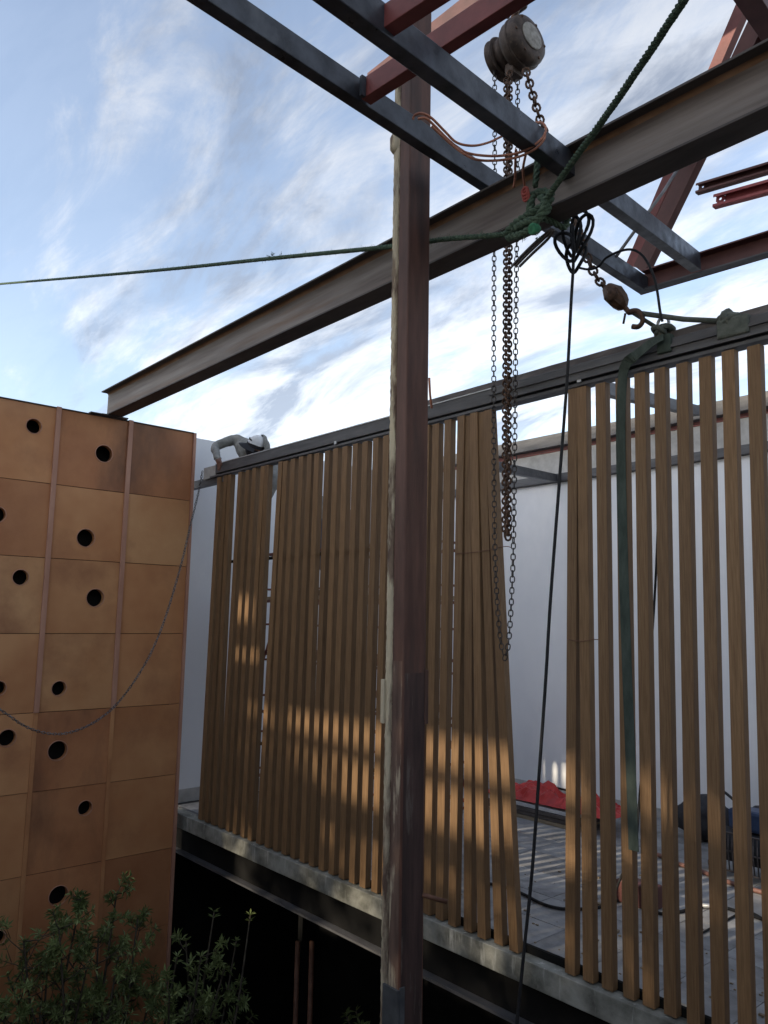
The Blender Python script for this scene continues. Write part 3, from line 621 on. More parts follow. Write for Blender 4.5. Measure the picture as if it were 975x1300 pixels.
q = onY(843, 436, 4.18); MB().box((q.x - 0.045, 4.168, q.z - 0.06), (q.x + 0.045, 4.36, q.z + 0.055)).build('wrap', strap_m, sg, bevel=0.01)
rc = onY(842, 411, 4.2)
MB().tube([rc + Vector((0.036 * math.cos(t * math.pi / 8), 0.0, 0.042 * math.sin(t * math.pi / 8))) for t in range(16)], 0.010, 8, closed=True).build('ring', steel_lt_m, sg)
# hanging green strap
st = [onY(842, 428, 4.15), onY(826, 436, 4.14), onY(806, 452, 4.13), onY(795, 462, 4.145), onY(790, 485, 4.17)] + [onY(x, y, 4.176) for x, y in ((788, 560), (791, 700), (796, 850), (801, 980), (804.5, 1080))]
ss = spline(st, 6); mb = MB(); ribbon(mb, ss, (1, 0, 0), 0.064, 0.004)
tag(mb.build('green_strap', strap_m), 'flat dark green webbing strap hanging down over the slats', 'strap')

# green rope tied round the I beam
gr = thing('green_rope', 'thick frayed green rope knotted round the I beam and running past the post', 'rope', onY(682, 268, 2.98))
rp1 = [onY(x, y, Y) for x, y, Y in ((-60, 366, 3.02), (0, 360.5, 3.01), (180, 345, 3.0), (345, 328, 2.99), (495, 313, 2.975), (560, 304, 2.98), (610, 300, 2.985), (640, 297, 2.995), (665, 289, 3.0))]
mb = MB(); rope_strands(mb, rp1, 0.0155, 0.07); mb.build('long_lead', rope_m, gr)
rp2 = [onY(x, y, Y) for x, y, Y in ((672, 285, 2.995), (690, 258, 2.97), (722, 212, 2.86), (770, 146, 2.68), (820, 73, 2.5), (872, -6, 2.32), (905, -60, 2.2))]
mb = MB(); rope_strands(mb, rp2, 0.0165, 0.07); mb.build('upper_lead', rope_m, gr)
mb = MB()
kc = onY(678, 272, 2.985)
def pxp(l): return [onY(x, y, Y) for x, y, Y in l]
rope_strands(mb, pxp([(642, 297, 3.0), (655, 283, 2.975), (672, 272, 2.96), (688, 262, 2.96), (697, 256, 2.97), (699, 247, 2.99), (689, 243, 2.995), (677, 248, 2.985), (673, 262, 2.965), (672, 282, 2.965), (678, 292, 2.975)]), 0.021, 0.11)
rope_strands(mb, pxp([(645, 302, 3.0), (662, 297, 2.96), (676, 288, 2.95), (686, 272, 2.945), (694, 258, 2.96), (686, 250, 2.99)]), 0.021, 0.11)
rope_strands(mb, pxp([(652, 291, 2.99), (667, 282, 2.94), (680, 278, 2.94), (692, 270, 2.955), (698, 262, 2.98)]), 0.02, 0.11)
mb.build('knot', rope_m, gr)
q = onY(678, 291, 2.94); MB().lathe(q, (-0.1, -0.9, -0.25), [(0.02, -0.03), (0.028, -0.01), (0.03, 0.012), (0.02, 0.022), (0.01, 0.018)], 14).build('rope_end', rope_tip_m, gr)
fr = MB()
for px, py, Y, nn_, sc in ((345, 326, 2.98, 26, 0.05), (356, 325, 2.98, 18, 0.04), (664, 300, 2.95, 30, 0.035), (650, 301, 2.97, 22, 0.035), (684, 300, 2.93, 18, 0.03)):
    q = onY(px, py, Y)
    for i in range(nn_):
        d_ = Vector((rnd.gauss(0, 1), rnd.gauss(0, 0.6), rnd.gauss(0.1 if py < 330 else -0.6, 0.8))).normalized()
        fr.tube([q + d_ * 0.01, q + d_ * sc * 0.5 + Vector((0, 0, rnd.uniform(-.006, .006))), q + d_ * sc * rnd.uniform(0.6, 1)], 0.0012, 3)
for i in range(260):
    j = rnd.randrange(1, len(rp1) - 1); q = rp1[j].lerp(rp1[j + 1 if j + 1 < len(rp1) else j], rnd.random()); d_ = Vector((rnd.gauss(0, .5), rnd.gauss(0, .5), rnd.gauss(0, 1))).normalized()
    fr.tube([q + d_ * 0.012, q + d_ * rnd.uniform(0.024, 0.036)], 0.0009, 3)
fr.build('frayed_fibres', rope_m, gr, kind='stuff')
# wrap of the beam and dark sling tails below it
w_ = MB(); xk = kc.x
rope_strands(w_, [(xk - .03, 3.0, 4.30), (xk - .02, 3.02, 4.19), (xk, 3.12, 4.187), (xk + .02, 3.23, 4.19), (xk + .03, 3.225, 4.35), (xk + .03, 3.22, 4.515), (xk + .02, 3.12, 4.52), (xk + .01, 3.02, 4.515), (xk, 3.01, 4.40), (xk - .01, 3.005, 4.32)], 0.017, 0.1)
w_.build('beam_wrap', rope_m, gr)
ds = MB()
for off in (0, 5, 11):
    ds.tube(spline([onY(700 + off * 0.3, 292, 3.02), onY(684 + off, 304, 3.05), onY(665 + off, 322, 3.15), onY(650 + off * 0.9, 338, 3.25)], 6), 0.008, 6)
tag(ds.build('wire_sling_tail', chain_dk_m), 'dark wire sling tails sticking out below the green rope knot', 'wire sling')

# orange cord between the tubes
oc = thing('cord', 'thin orange cord looped over both black tubes and tied to the green knot', 'cord', onY(668, 240, 2.95))
def cordpts(l): return spline([onY(*p) for p in l], 7)
mb = MB()
mb.tube(cordpts([(524, 152, 2.36), (527, 146, 2.36), (536, 144, 2.37), (548, 150, 2.40), (565, 167, 2.48), (580, 181, 2.55), (600, 185, 2.62), (620, 181, 2.7), (640, 172, 2.76), (655, 170, 2.78)]), 0.0062, 6)
mb.tube(cordpts([(531, 151, 2.36), (540, 150, 2.37), (550, 158, 2.41), (570, 178, 2.5), (590, 193, 2.58), (620, 198, 2.66), (650, 196, 2.70), (672, 188, 2.72), (688, 176, 2.74), (693, 164, 2.78), (688, 156, 2.80), (678, 156, 2.82)]), 0.0062, 6)
mb.tube(cordpts([(548, 160, 2.40), (575, 185, 2.52), (600, 201, 2.6), (625, 204, 2.68), (655, 200, 2.71), (678, 190, 2.73), (690, 178, 2.745), (692, 168, 2.78)]), 0.0062, 6)
mb.tube(cordpts([(668, 194, 2.72), (664, 215, 2.85), (666, 235, 2.95), (668, 246, 2.965), (671, 262, 2.97)]), 0.0062, 6)
mb.tube(cordpts([(655, 190, 2.74), (654, 212, 2.86), (654, 226, 2.93), (652, 238, 2.96)]), 0.0062, 6)
mb.build('cord_line', cord_m, oc)
q = onY(668, 247, 2.955); mb = MB()
for j in range(3): mb.tube([q + Vector((0.018 * math.cos(t * 0.7), -0.005 * j, 0.02 * math.sin(t * 0.7) + 0.014 * (j - 1))) for t in range(9)], 0.0075, 6, closed=True)
mb.build('cord_knot', mat('red cord', (0.32, 0.06, 0.05), (0.42, 0.11, 0.09), 30, rough=0.8), oc)

# coiled black cable hanging from the frame, its tail running down
cc = thing('black_cable', 'coiled black cable hung under the roof tube with long tail hanging down', 'cable', onY(725, 312, 3.45))
mb = MB(); q = onY(727, 290, 3.45)
for (cx_, cz_, rx, rz_, tilt, yo) in ((-0.005, -0.04, 0.055, 0.12, 0.05, 0), (0.025, -0.02, 0.05, 0.115, -0.25, 0.02), (-0.03, -0.10, 0.05, 0.10, 0.45, -0.02), (0.01, -0.17, 0.06, 0.085, -0.1, 0.01), (0.035, -0.06, 0.045, 0.13, -0.4, 0.03)):
    loop = []
    for t in range(20):
        a_ = 2 * math.pi * t / 20; x_, z_ = rx * math.cos(a_), rz_ * math.sin(a_); loop.append(q + Vector((cx_ + x_ * math.cos(tilt) - z_ * math.sin(tilt), yo + 0.02 * math.sin(a_ * 2), cz_ + x_ * math.sin(tilt) + z_ * math.cos(tilt))))
    mb.tube(loop, 0.010, 6, closed=True)
mb.build('coil', cable_m, cc)
tail = [onY(x, y, Y) for x, y, Y in ((727, 285, 3.45), (728, 330, 3.42), (725, 385, 3.4), (720, 480, 3.38), (711, 600, 3.36), (699, 760, 3.34), (693, 860, 3.32), (686, 960, 3.3), (676, 1100, 3.28), (665, 1210, 3.26), (656, 1300, 3.24), (648, 1380, 3.22))]
mb = MB(); mb.tube(spline(tail, 10), 0.0085, 8); mb.build('tail', cable_m, cc)
mb = MB(); mb.tube(spline([onY(x, y, 3.9) for x, y in ((735, 340), (748, 342), (760, 338), (770, 327), (790, 318), (806, 318), (820, 330), (832, 358), (838, 395), (841, 408))], 7), 0.0075, 6); mb.build('branch', cable_m, cc)
mb = MB(); mb.tube([onY(782, 326, 4.4), onY(843, 242, 4.7), onY(872, 196, 4.85)], 0.012, 6)
tag(mb.build('thin_conduit', mat('grey conduit', (0.13, 0.13, 0.14), (0.2, 0.2, 0.21), 12, rough=0.5)), 'thin grey conduit leaning beside the raking brace', 'conduit')
# short red string hanging beside the post
mb = MB(); mb.tube(spline([onY(545, 480, 4.0), onY(546, 500, 4.0), onY(548, 518, 4.05)], 5), 0.009, 6); tag(mb.build('red_string', cord_m), 'short red string hanging just right of the brown post above head beam', 'string')

# chain swag from the end of the head beam across the clad wall
sc_ = [onX(x, y, -7.62) for x, y in ((257, 598), (252, 625), (243, 662), (228, 724), (206, 795), (183, 845), (150, 892), (118, 918), (84, 931), (55, 930), (30, 921), (8, 906), (-20, 888), (-60, 860))]
mb = MB(); chain(mb, sc_, 0.026, 0.0040, 0.0092, 5, 0.3)
tag(mb.build('galvanised_chain', chain_gal_m), 'thin grey chain swagging from head beam end across the rusty panels', 'chain')

# ================================================================== ROOM CONTENTS
# scaffold
sf = thing('scaffold', 'red tubular scaffold with timber planks behind the left slats', 'scaffold', (-6, 5.0, 0))
for x in (-7.7, -6.8, -5.9, -5.0):
    for y in (4.62, 5.45): MB().tube([(x, y, 0.001), (x, y, 3.35 if x < -6 else 2.9)], 0.021, 8).build('upright', scaf_m, sf)
    for z in (0.45, 0.85, 1.25, 1.65, 2.05, 2.45, 2.85): MB().tube([(x, 4.62, z), (x, 5.45, z)], 0.013, 6).build('rung', scaf_m, sf)
for y in (4.60, 5.47):
    for z in (0.5, 1.15, 1.75, 2.3, 2.8): MB().tube([(-7.75, y, z), (-4.95, y, z)], 0.017, 6).build('ledger', scaf_m, sf)
for x0, x1 in ((-7.7, -6.8), (-6.8, -5.9), (-5.9, -5.0)):
    MB().tube([(x0, 4.58, 0.5), (x1, 4.58, 2.3)], 0.013, 6).build('brace', scaf_m, sf); MB().tube([(x1, 5.49, 0.5), (x0, 5.49, 2.3)], 0.013, 6).build('brace', scaf_m, sf)
for j in range(3): MB().box((-7.75, 4.68 + j * 0.25, 2.318), (-4.95, 4.90 + j * 0.25, 2.352)).build('plank', plank_m, sf, bevel=0.004)
# blue cloth bag hung on the scaffold
qb = onY(541, 835, 4.66); bb = MB()
bb.lathe((qb.x - 0.02, 4.66, qb.z - 0.25), (0, 0, 1), [(0.05, 0), (0.12, 0.03), (0.14, 0.15), (0.12, 0.32), (0.06, 0.42), (0.025, 0.47)], 14)
bb.tube([(qb.x - 0.02, 4.66, qb.z + 0.2), (qb.x - 0.03, 4.62, qb.z + 0.45)], 0.008, 6)
bb.v = [(x + 0.02 * noise.noise(Vector((x * 14, y * 14, z * 14))), y + 0.02 * noise.noise(Vector((z * 12, x * 12, y * 12))), z) for x, y, z in bb.v]
tag(bb.build('work_bag', blue_m), 'blue cloth work bag hung on scaffold just right of the brown post', 'bag')

# red crumpled sheets on a stack of boards by the rear wall
p0 = onZ(650, 1034, 0.0); p1 = onZ(775, 1062, 0.0)
stk = thing('board_stack', 'low stack of dark boards with a pale strip under the red sheets', 'board stack', ((p0.x + p1.x) / 2, 7.4, 0))
xl, xr, yf = p0.x - 0.5, p1.x - 0.3, min(p0.y, p1.y)
for j in range(4):
    zz = 0.002 + j * 0.042
    MB().box((xl + rnd.uniform(-.05, .05), yf - rnd.uniform(0, .05), zz), (xr + rnd.uniform(-.05, .05), yf + 0.5, zz + 0.036)).build('board', [plank_m, steel_brown_m, steel_brown_m, mat('pale board', (0.5, 0.51, 0.53), (0.6, 0.61, 0.62), 8, rough=0.7)][j], stk)
rs = MB(); nx, ny = 56, 18; vs = []
for i in range(nx):
    for j in range(ny):
        u, v = i / (nx - 1), j / (ny - 1); x = xl + 0.05 + (xr - xl + 0.3) * u; y = yf - 0.03 + 0.62 * v
        ed = min(u, 1 - u, 0.5) * 6; ed = min(1, ed) * min(1, min(v, 1 - v) * 5 + 0.12)
        n_ = noise.noise(Vector((x * 2.4, y * 3, 1))) ; n_2 = 1 - 2.2 * abs(noise.noise(Vector((x * 3.6 + y * 2, y * 4.5, 7))))
        h = 0.178 + ed * (0.01 + 0.07 * n_ + 0.10 * n_2 + 0.07 * noise.noise(Vector((x * 9, y * 8, 3)))); vs.append((x, y, max(0.172, h)))
rs.add(vs, [(i * ny + j, (i + 1) * ny + j, (i + 1) * ny + j + 1, i * ny + j + 1) for i in range(nx - 1) for j in range(ny - 1)])
tag(rs.build('red_sheet', tarp_m), 'crumpled bright red sheets heaped on boards against the rear wall', 'sheet')
rod = MB(); rod.tube([onY(690, 996, 7.7), onY(722, 1004, 7.6)], 0.012, 6); tag(rod.build('loose_rod', cable_m), 'thin black rod lying on top of the red sheets', 'rod')

# compressor with a black cover, on the right
g0 = onZ(925, 1112, 0.0)
gm = thing('site_compressor', 'dark blue and black portable compressor on the floor behind the right slats', 'compressor', (g0.x + 0.15, g0.y + 0.15, 0))
gx, gy = g0.x, g0.y
MB().lathe((gx - 0.18, gy + 0.12, 0.24), (1, -0.05, 0), [(0.03, 0), (0.12, 0.02), (0.14, 0.07), (0.14, 0.55), (0.12, 0.6), (0.03, 0.62)], 20).build('tank', black_m, gm)
MB().box((gx + 0.0, gy + 0.02, 0.385), (gx + 0.34, gy + 0.24, 0.56)).build('motor', blue_m, gm, bevel=0.03)
for j in range(9): MB().tube([(gx + 0.03 + j * 0.035, gy - 0.04, 0.06), (gx + 0.03 + j * 0.035, gy - 0.055, 0.22), (gx + 0.03 + j * 0.035, gy - 0.04, 0.37)], 0.006, 5).build('guard_wire', steel_brown_m, gm)
for z_ in (0.06, 0.22, 0.37): MB().tube([(gx, gy - 0.05, z_), (gx + 0.36, gy - 0.05, z_)], 0.008, 5).build('guard_rail', steel_brown_m, gm)
for sx in (-0.1, 0.36): MB().lathe((gx + sx, gy + 0.0, 0.075), (0, 1, 0), [(0.02, -0.02), (0.072, -0.018), (0.074, 0.02), (0.02, 0.022)], 18).build('wheel', black_m, gm)
MB().tube(spline([(gx - 0.12, gy + 0.1, 0.35), (gx - 0.2, gy + 0.1, 0.55), (gx - 0.1, gy + 0.1, 0.68), (gx + 0.05, gy + 0.1, 0.6)], 5), 0.012, 6).build('handle', black_m, gm)
def lump(name, label, cat, c, s, m, seed, sub_=3):
    bm = bmesh.new(); bmesh.ops.create_icosphere(bm, subdivisions=sub_, radius=1)
    for v in bm.verts:
        n_ = 1 + 0.28 * noise.noise(v.co * 1.6 + Vector((seed, 0, 0))) + 0.14 * noise.noise(v.co * 4 + Vector((0, seed, 0)))
        v.co = Vector((v.co.x * s[0] * n_, v.co.y * s[1] * n_, max(-0.97 * s[2], v.co.z * s[2] * n_))) + Vector(c)
    me = bpy.data.meshes.new(name); bm.to_mesh(me); bm.free(); me.materials.append(m)
    for p in me.polygons: p.use_smooth = True
    o = bpy.data.objects.new(name, me); COL.objects.link(o); return tag(o, label, cat)
q = onZ(880, 1072, 0.0); lump('tool_bag', 'slumped black tool bag on the floor beside the compressor', 'bag', (q.x + 0.0, q.y + 0.25, 0.20), (0.30, 0.2, 0.205), black_m, 4)
q = onZ(945, 1092, 0.0); lump('folded_cover', 'folded black cover heaped on the floor behind the compressor', 'cover', (q.x + 0.05, q.y + 0.45, 0.2), (0.26, 0.2, 0.205), black_m, 9)
def floorline(name, label, cat, l, r, m):
    mb = MB(); mb.tube(spline([onZ(x, y, r + 0.002) for x, y in l], 8), r, 7); return tag(mb.build(name, m), label, cat)
floorline('orange_hose', 'faded orange hose lying across the tiles toward the compressor', 'hose', [(835, 1085), (860, 1096), (885, 1104), (905, 1112), (940, 1125), (990, 1138), (1050, 1150)], 0.019, orange_m)
floorline('floor_cable', 'black cable crossing the tiles between slat gap and compressor', 'cable', [(600, 1118), (640, 1126), (664, 1135), (690, 1148), (718, 1154), (760, 1152), (800, 1140), (840, 1160), (900, 1150), (940, 1158), (990, 1175)], 0.012, cable_m)
floorline('thin_floor_cable', 'thin black cable curling on tiles at the far right slats', 'cable', [(880, 1190), (915, 1172), (945, 1158), (965, 1164), (985, 1182), (1010, 1190)], 0.008, cable_m)
mb = MB(); mb.tube(spline([onY(812, 1010, 4.9), onY(806, 1080, 4.8), onY(790, 1110, 4.7), onY(782, 1130, 4.65)], 5) , 0.008, 6); mb.tube(spline([onY(836, 640, 5.0), onY(831, 760, 4.95), onY(818, 940, 4.92), onY(812, 1010, 4.9)], 6), 0.008, 6)
tag(mb.build('hanging_cable', cable_m), 'black cable hanging behind the slats next to green strap', 'cable')
# offcuts and grit on the floor
dm = MB()
for i in range(420):
    x = rnd.uniform(-7.2, 0.5); y = 4.36 + abs(rnd.gauss(0, 1.1)); s = rnd.uniform(0.004, 0.016) * (1 if rnd.random() < .93 else 2.2)
    if y > 8.1: continue
    dm.box((x, y, 0.001), (x + s * rnd.uniform(.6, 2), y + s, 0.001 + s * 0.5))
dd_ = dm.build('floor_grit', dust_m, kind='stuff'); tag(dd_, 'scattered grit and chips on the terrace tiles', 'grit')
q = onZ(860, 1274, 0.03)
mb = MB().box((q.x - 0.07, q.y - 0.03, 0.001), (q.x + 0.05, q.y + 0.03, 0.03)); tag(mb.build('timber_offcut', mat('pale timber', (0.45, 0.38, 0.28), (0.55, 0.48, 0.37), 14, rough=0.8), bevel=0.004), 'pale timber offcut lying on tiles behind the right slats', 'offcut')
q = onZ(897, 1150, 0.03); mb = MB(); mb.tube([(q.x - 0.05, q.y, 0.02), (q.x + 0.1, q.y + 0.12, 0.02)], 0.018, 10); tag(mb.build('steel_pipe_offcut', steel_lt_m), 'short shiny steel pipe lying on the tiles', 'pipe')
q = onZ(786, 1146, 0.0); mb = MB().box((q.x - 0.03, q.y, 0.001), (q.x + 0.28, q.y + 0.16, 0.17)); tag(mb.build('tool_case', redox_d_m, bevel=0.015), 'small dark red tool case on floor behind slats near green strap', 'case')

# ================================================================== PERSON leaning over the head beam
def px_(x, y, Y): return onY(x, y, Y)
pr_ = thing('person', 'person in grey hooded top and pale cap leaning over the head beam', 'person', (-7.2, 4.9, 2.352))
J = {}
J['pelvis'] = Vector((-6.72, 5.05, 3.12)); J['waist'] = Vector((-6.74, 4.95, 3.34)); J['chest'] = px_(316, 575, 4.72); J['neck'] = px_(318, 566, 4.5)
J['shR'] = px_(299, 557, 4.62); J['elR'] = px_(272, 567, 4.38); J['wrR'] = px_(277, 584, 4.2)
J['shL'] = px_(343, 577, 4.66); J['elL'] = px_(349, 610, 4.5); J['wrL'] = px_(338, 640, 4.42)
J['hipR'] = J['pelvis'] + Vector((-0.09, 0, -0.04)); J['hipL'] = J['pelvis'] + Vector((0.09, 0, -0.04))
J['knR'] = Vector((-6.86, 4.88, 2.76)); J['anR'] = Vector((-6.86, 5.02, 2.43)); J['toR'] = Vector((-6.88, 4.82, 2.385))
J['knL'] = Vector((-6.58, 4.92, 2.76)); J['anL'] = Vector((-6.58, 5.06, 2.43)); J['toL'] = Vector((-6.56, 4.86, 2.385))
verts = []; edges = []; rad = []; idx = {}
def jv(nm, r): idx[nm] = len(verts); verts.append(J[nm]); rad.append(r)
for nm, r in (('pelvis', .15), ('waist', .145), ('chest', .155), ('neck', .06), ('shR', .075), ('elR', .055), ('wrR', .036), ('shL', .075), ('elL', .055), ('wrL', .036),
              ('hipR', .10), ('knR', .07), ('anR', .045), ('toR', .035), ('hipL', .10), ('knL', .07), ('anL', .045), ('toL', .035)): jv(nm, r)
for a, b in (('pelvis', 'waist'), ('waist', 'chest'), ('chest', 'neck'), ('chest', 'shR'), ('shR', 'elR'), ('elR', 'wrR'), ('chest', 'shL'), ('shL', 'elL'), ('elL', 'wrL'),
             ('pelvis', 'hipR'), ('hipR', 'knR'), ('knR', 'anR'), ('anR', 'toR'), ('pelvis', 'hipL'), ('hipL', 'knL'), ('knL', 'anL'), ('anL', 'toL')): edges.append((idx[a], idx[b]))
# right hand: palm and five fingers closing over the beam's edge
pd = (px_(281, 593, 4.175) - J['wrR']); pd.normalize(); fdn = Vector((0.12, 0.02, -1)).normalized(); acr = Vector((1, -0.12, 0.1)).normalized()
palm = J['wrR'] + pd * 0.055; J['palm'] = palm; jv('palm', .030); edges.append((idx['wrR'], idx['palm']))
for fi, (o_, ln) in enumerate(((-0.032, .068), (-0.011, .078), (0.011, .075), (0.032, .06))):
    a_ = palm + acr * o_ + fdn * 0.032; b_ = a_ + fdn * ln * 0.55 + Vector((0, -0.006, 0)); c_ = b_ + (fdn + Vector((0, .45, 0))).normalized() * ln * 0.5
    for kk, (p_, r_) in enumerate(((a_, .0105), (b_, .0092), (c_, .0075))):
        nm = 'f%d%d' % (fi, kk); J[nm] = p_; jv(nm, r_); edges.append((idx['palm'] if kk == 0 else idx['f%d%d' % (fi, kk - 1)], idx[nm]))
th0 = palm + acr * 0.038 + fdn * -0.004
for kk, (p_, r_) in enumerate(((th0, .012), (th0 + acr * 0.022 + fdn * 0.028, .0105), (th0 + acr * 0.026 + fdn * 0.058, .009))):
    nm = 't%d' % kk; J[nm] = p_; jv(nm, r_); edges.append((idx['palm'] if kk == 0 else idx['t%d' % (kk - 1)], idx[nm]))
# left hand, hidden behind the slats: a simple relaxed hand
lp = J['wrL'] + Vector((0, -0.03, -0.06)); J['lpalm'] = lp; jv('lpalm', .028); edges.append((idx['wrL'], idx['lpalm']))
for fi, o_ in enumerate((-0.03, -0.01, 0.01, 0.03, 0.045)):
    a_ = lp + Vector((o_, -0.01, -0.035 if fi < 4 else 0.0)); b_ = a_ + Vector((0.0 if fi < 4 else 0.015, -0.02, -0.06 if fi < 4 else -0.04))
    for kk, (p_, r_) in enumerate(((a_, .010), (b_, .008))):
        nm = 'l%d%d' % (fi, kk); J[nm] = p_; jv(nm, r_); edges.append((idx['lpalm'] if kk == 0 else idx['l%d0' % fi], idx[nm]))
me = bpy.data.meshes.new('body'); me.from_pydata(verts, edges, []); bo = bpy.data.objects.new('body', me); COL.objects.link(bo)
sk = bo.modifiers.new('skin', 'SKIN'); sk.use_smooth_shade = True
for i, v in enumerate(me.skin_vertices[0].data): v.radius = (rad[i], rad[i]); v.use_root = (i == 0)
sb = bo.modifiers.new('sub', 'SUBSURF'); sb.levels = 2; sb.render_levels = 2
dg = bpy.context.evaluated_depsgraph_get(); ev = bpy.data.meshes.new_from_object(bo.evaluated_get(dg)); bpy.data.objects.remove(bo)
ev.name = 'body'
for m in (hoodie_m, skin_m, jean_m, black_m): ev.materials.append(m)
def segd(p, a, b): ab = b - a; t = max(0, min(1, (p - a).dot(ab) / ab.dot(ab))); return (p - a - ab * t).length
legs = [('hipR', 'knR'), ('knR', 'anR'), ('hipL', 'knL'), ('knL', 'anL')]
up_ = [('waist', 'chest'), ('chest', 'neck'), ('chest', 'shR'), ('shR', 'elR'), ('elR', 'wrR'), ('chest', 'shL'), ('shL', 'elL'), ('elL', 'wrL'), ('pelvis', 'waist')]
for p in ev.polygons:
    c = p.center; dl = min(segd(c, J[a], J[b]) for a, b in legs); du = min(segd(c, J[a], J[b]) for a, b in up_)
    hand = min([segd(c, J['wrR'], J['palm']) + 0.0] + [(c - J[n_]).length for n_ in J if n_[0] in 'ft' and n_[1].isdigit()] + [(c - J['lpalm']).length])
    foot = min(segd(c, J['anR'], J['toR']), segd(c, J['anL'], J['toL']))
    p.material_index = 0
    if dl < du: p.material_index = 2
    if c.z < 2.44 and foot < 0.1: p.material_index = 3
    if (c - J['wrR']).dot(pd) > 0.012 and hand < 0.09 and du > 0.0 and (c - J['shR']).length > 0.3: p.material_index = 1
    if (c - J['lpalm']).length < 0.11: p.material_index = 1
    p.use_smooth = True
for v in ev.vertices:                                   # folds in the cloth
    if v.co.z > 3.2 and (v.co - J['palm']).length > 0.14:
        v.co += v.normal * (0.010 * noise.noise(v.co * 13) + 0.006 * noise.noise(v.co * 30))
bo = bpy.data.objects.new('body', ev); COL.objects.link(bo); attach(bo, pr_)
MB().tube([J['wrR'] - pd * 0.03 + Vector((0.041 * math.cos(t), 0.041 * math.sin(t) * 0.8, 0.006 * math.cos(t))) for t in [i * math.pi / 8 for i in range(16)]], 0.009, 6, closed=True).build('cuff', hoodie_m, pr_)
# head, bowed toward the work: cap front, hair side, hood behind
hcn = px_(325, 568, 4.40); hx = Vector((0.86, 0.15, 0.5)).normalized()
def shell(name, m, c, rx, ry, rz_, rot, cut, nz_=0.0, seed=0, parent=pr_, sub_=3):
    bm = bmesh.new(); bmesh.ops.create_icosphere(bm, subdivisions=sub_, radius=1)
    dele = [v for v in bm.verts if not cut(v.co)]; bmesh.ops.delete(bm, geom=dele, context='VERTS')
    for v in bm.verts:
        k_ = 1 + nz_ * noise.noise(v.co * 2.5 + Vector((seed, 0, 0))); v.co = rot @ Vector((v.co.x * rx * k_, v.co.y * ry * k_, v.co.z * rz_ * k_)) + c
    me = bpy.data.meshes.new(name); bm.to_mesh(me); bm.free(); me.materials.append(m)
    for p in me.polygons: p.use_smooth = True
    o = bpy.data.objects.new(name, me); COL.objects.link(o); attach(o, parent); return o
# local head frame: +z crown, -y face; the crown points to the street and up, the face looks down along the slats
fz = Vector((0.50, -0.02, 0.80)).normalized(); fy = Vector((0.35, 0.9, 0.3)); fy = (fy - fz * fy.dot(fz)).normalized(); fx = fy.cross(fz)
HR = Matrix((fx, fy, fz)).transposed()
hd_ = shell('head', skin_m, hcn, 0.078, 0.098, 0.118, HR, lambda v: True)
for s_ in (-1, 1):
    shell('ear', skin_m, hcn + HR @ Vector((0.078 * s_, 0.01, -0.015)), 0.010, 0.020, 0.032, HR, lambda v: True, sub_=2, parent=hd_)
    shell('eye', cap_m, hcn + HR @ Vector((0.031 * s_, -0.088, 0.0)), 0.012, 0.010, 0.008, HR, lambda v: True, sub_=2, parent=hd_)
shell('nose', skin_m, hcn + HR @ Vector((0, -0.10, -0.025)), 0.014, 0.020, 0.026, HR, lambda v: True, sub_=2, parent=hd_)
shell('mouth', hair_m, hcn + HR @ Vector((0, -0.088, -0.062)), 0.024, 0.008, 0.006, HR, lambda v: True, sub_=2, parent=hd_)
shell('hair', hair_m, hcn + HR @ Vector((0, 0.004, 0.004)), 0.086, 0.104, 0.122, HR, lambda v: (v.y > -0.25 and v.z > -0.55 and v.z < 0.2), parent=hd_)
cp = shell('cap', cap_m, hcn + HR @ Vector((0, 0, 0.012)), 0.092, 0.112, 0.128, HR, lambda v: v.z > 0.18)
shell('cap_band', capdk_m, hcn + HR @ Vector((0, 0, 0.008)), 0.0945, 0.1145, 0.130, HR, lambda v: -0.12 < v.z < 0.30)
bmv = MB(); vs = []
for r_ in (0.095, 0.175):
    for t in range(13):
        a_ = math.pi * (1.12 + 0.76 * t / 12); vs.append(hcn + HR @ Vector((0.092 / 0.095 * r_ * 0.9 * math.cos(a_), r_ * 1.12 * math.sin(a_), 0.03 - (r_ - 0.095) * 0.35 - 0.02 * abs(math.cos(a_)))))
bmv.add(vs, [(i, i + 1, 14 + i, 13 + i) for i in range(12)]); b_ = bmv.build('cap_peak', capdk_m, pr_); so2 = b_.modifiers.new('thick', 'SOLIDIFY'); so2.thickness = 0.006
shell('hood', hoodie_m, hcn + HR @ Vector((0.0, 0.03, 0.005)), 0.112, 0.118, 0.142, HR, lambda v: v.y > -0.02 or v.z < -0.75, 0.18, 3)
shell('face_shade_shell', black_m, hcn + HR @ Vector((0, -0.003, -0.01)), 0.088, 0.110, 0.126, HR, lambda v: v.y < 0.25 and -0.8 < v.z < 0.12)  # black shell standing for dark hair and the shaded face
# cap print: a short row of small dark marks on the pale front
for j in range(5):
    a_ = -0.5 + j * 0.22; q = Vector((0.0935 * math.sin(a_) * 0.86, -0.113 * math.cos(a_) * 0.86, 0.012 + 0.128 * 0.52)); q2 = hcn + HR @ q
    MB().box((-0.006, -0.004, -0.008), (0.006, 0.004, 0.008)).build('print_mark', capdk_m, pr_).matrix_parent_inverse = Matrix.Translation(-Vector(pr_.location)) @ Matrix.Translation(q2) @ HR.to_4x4()

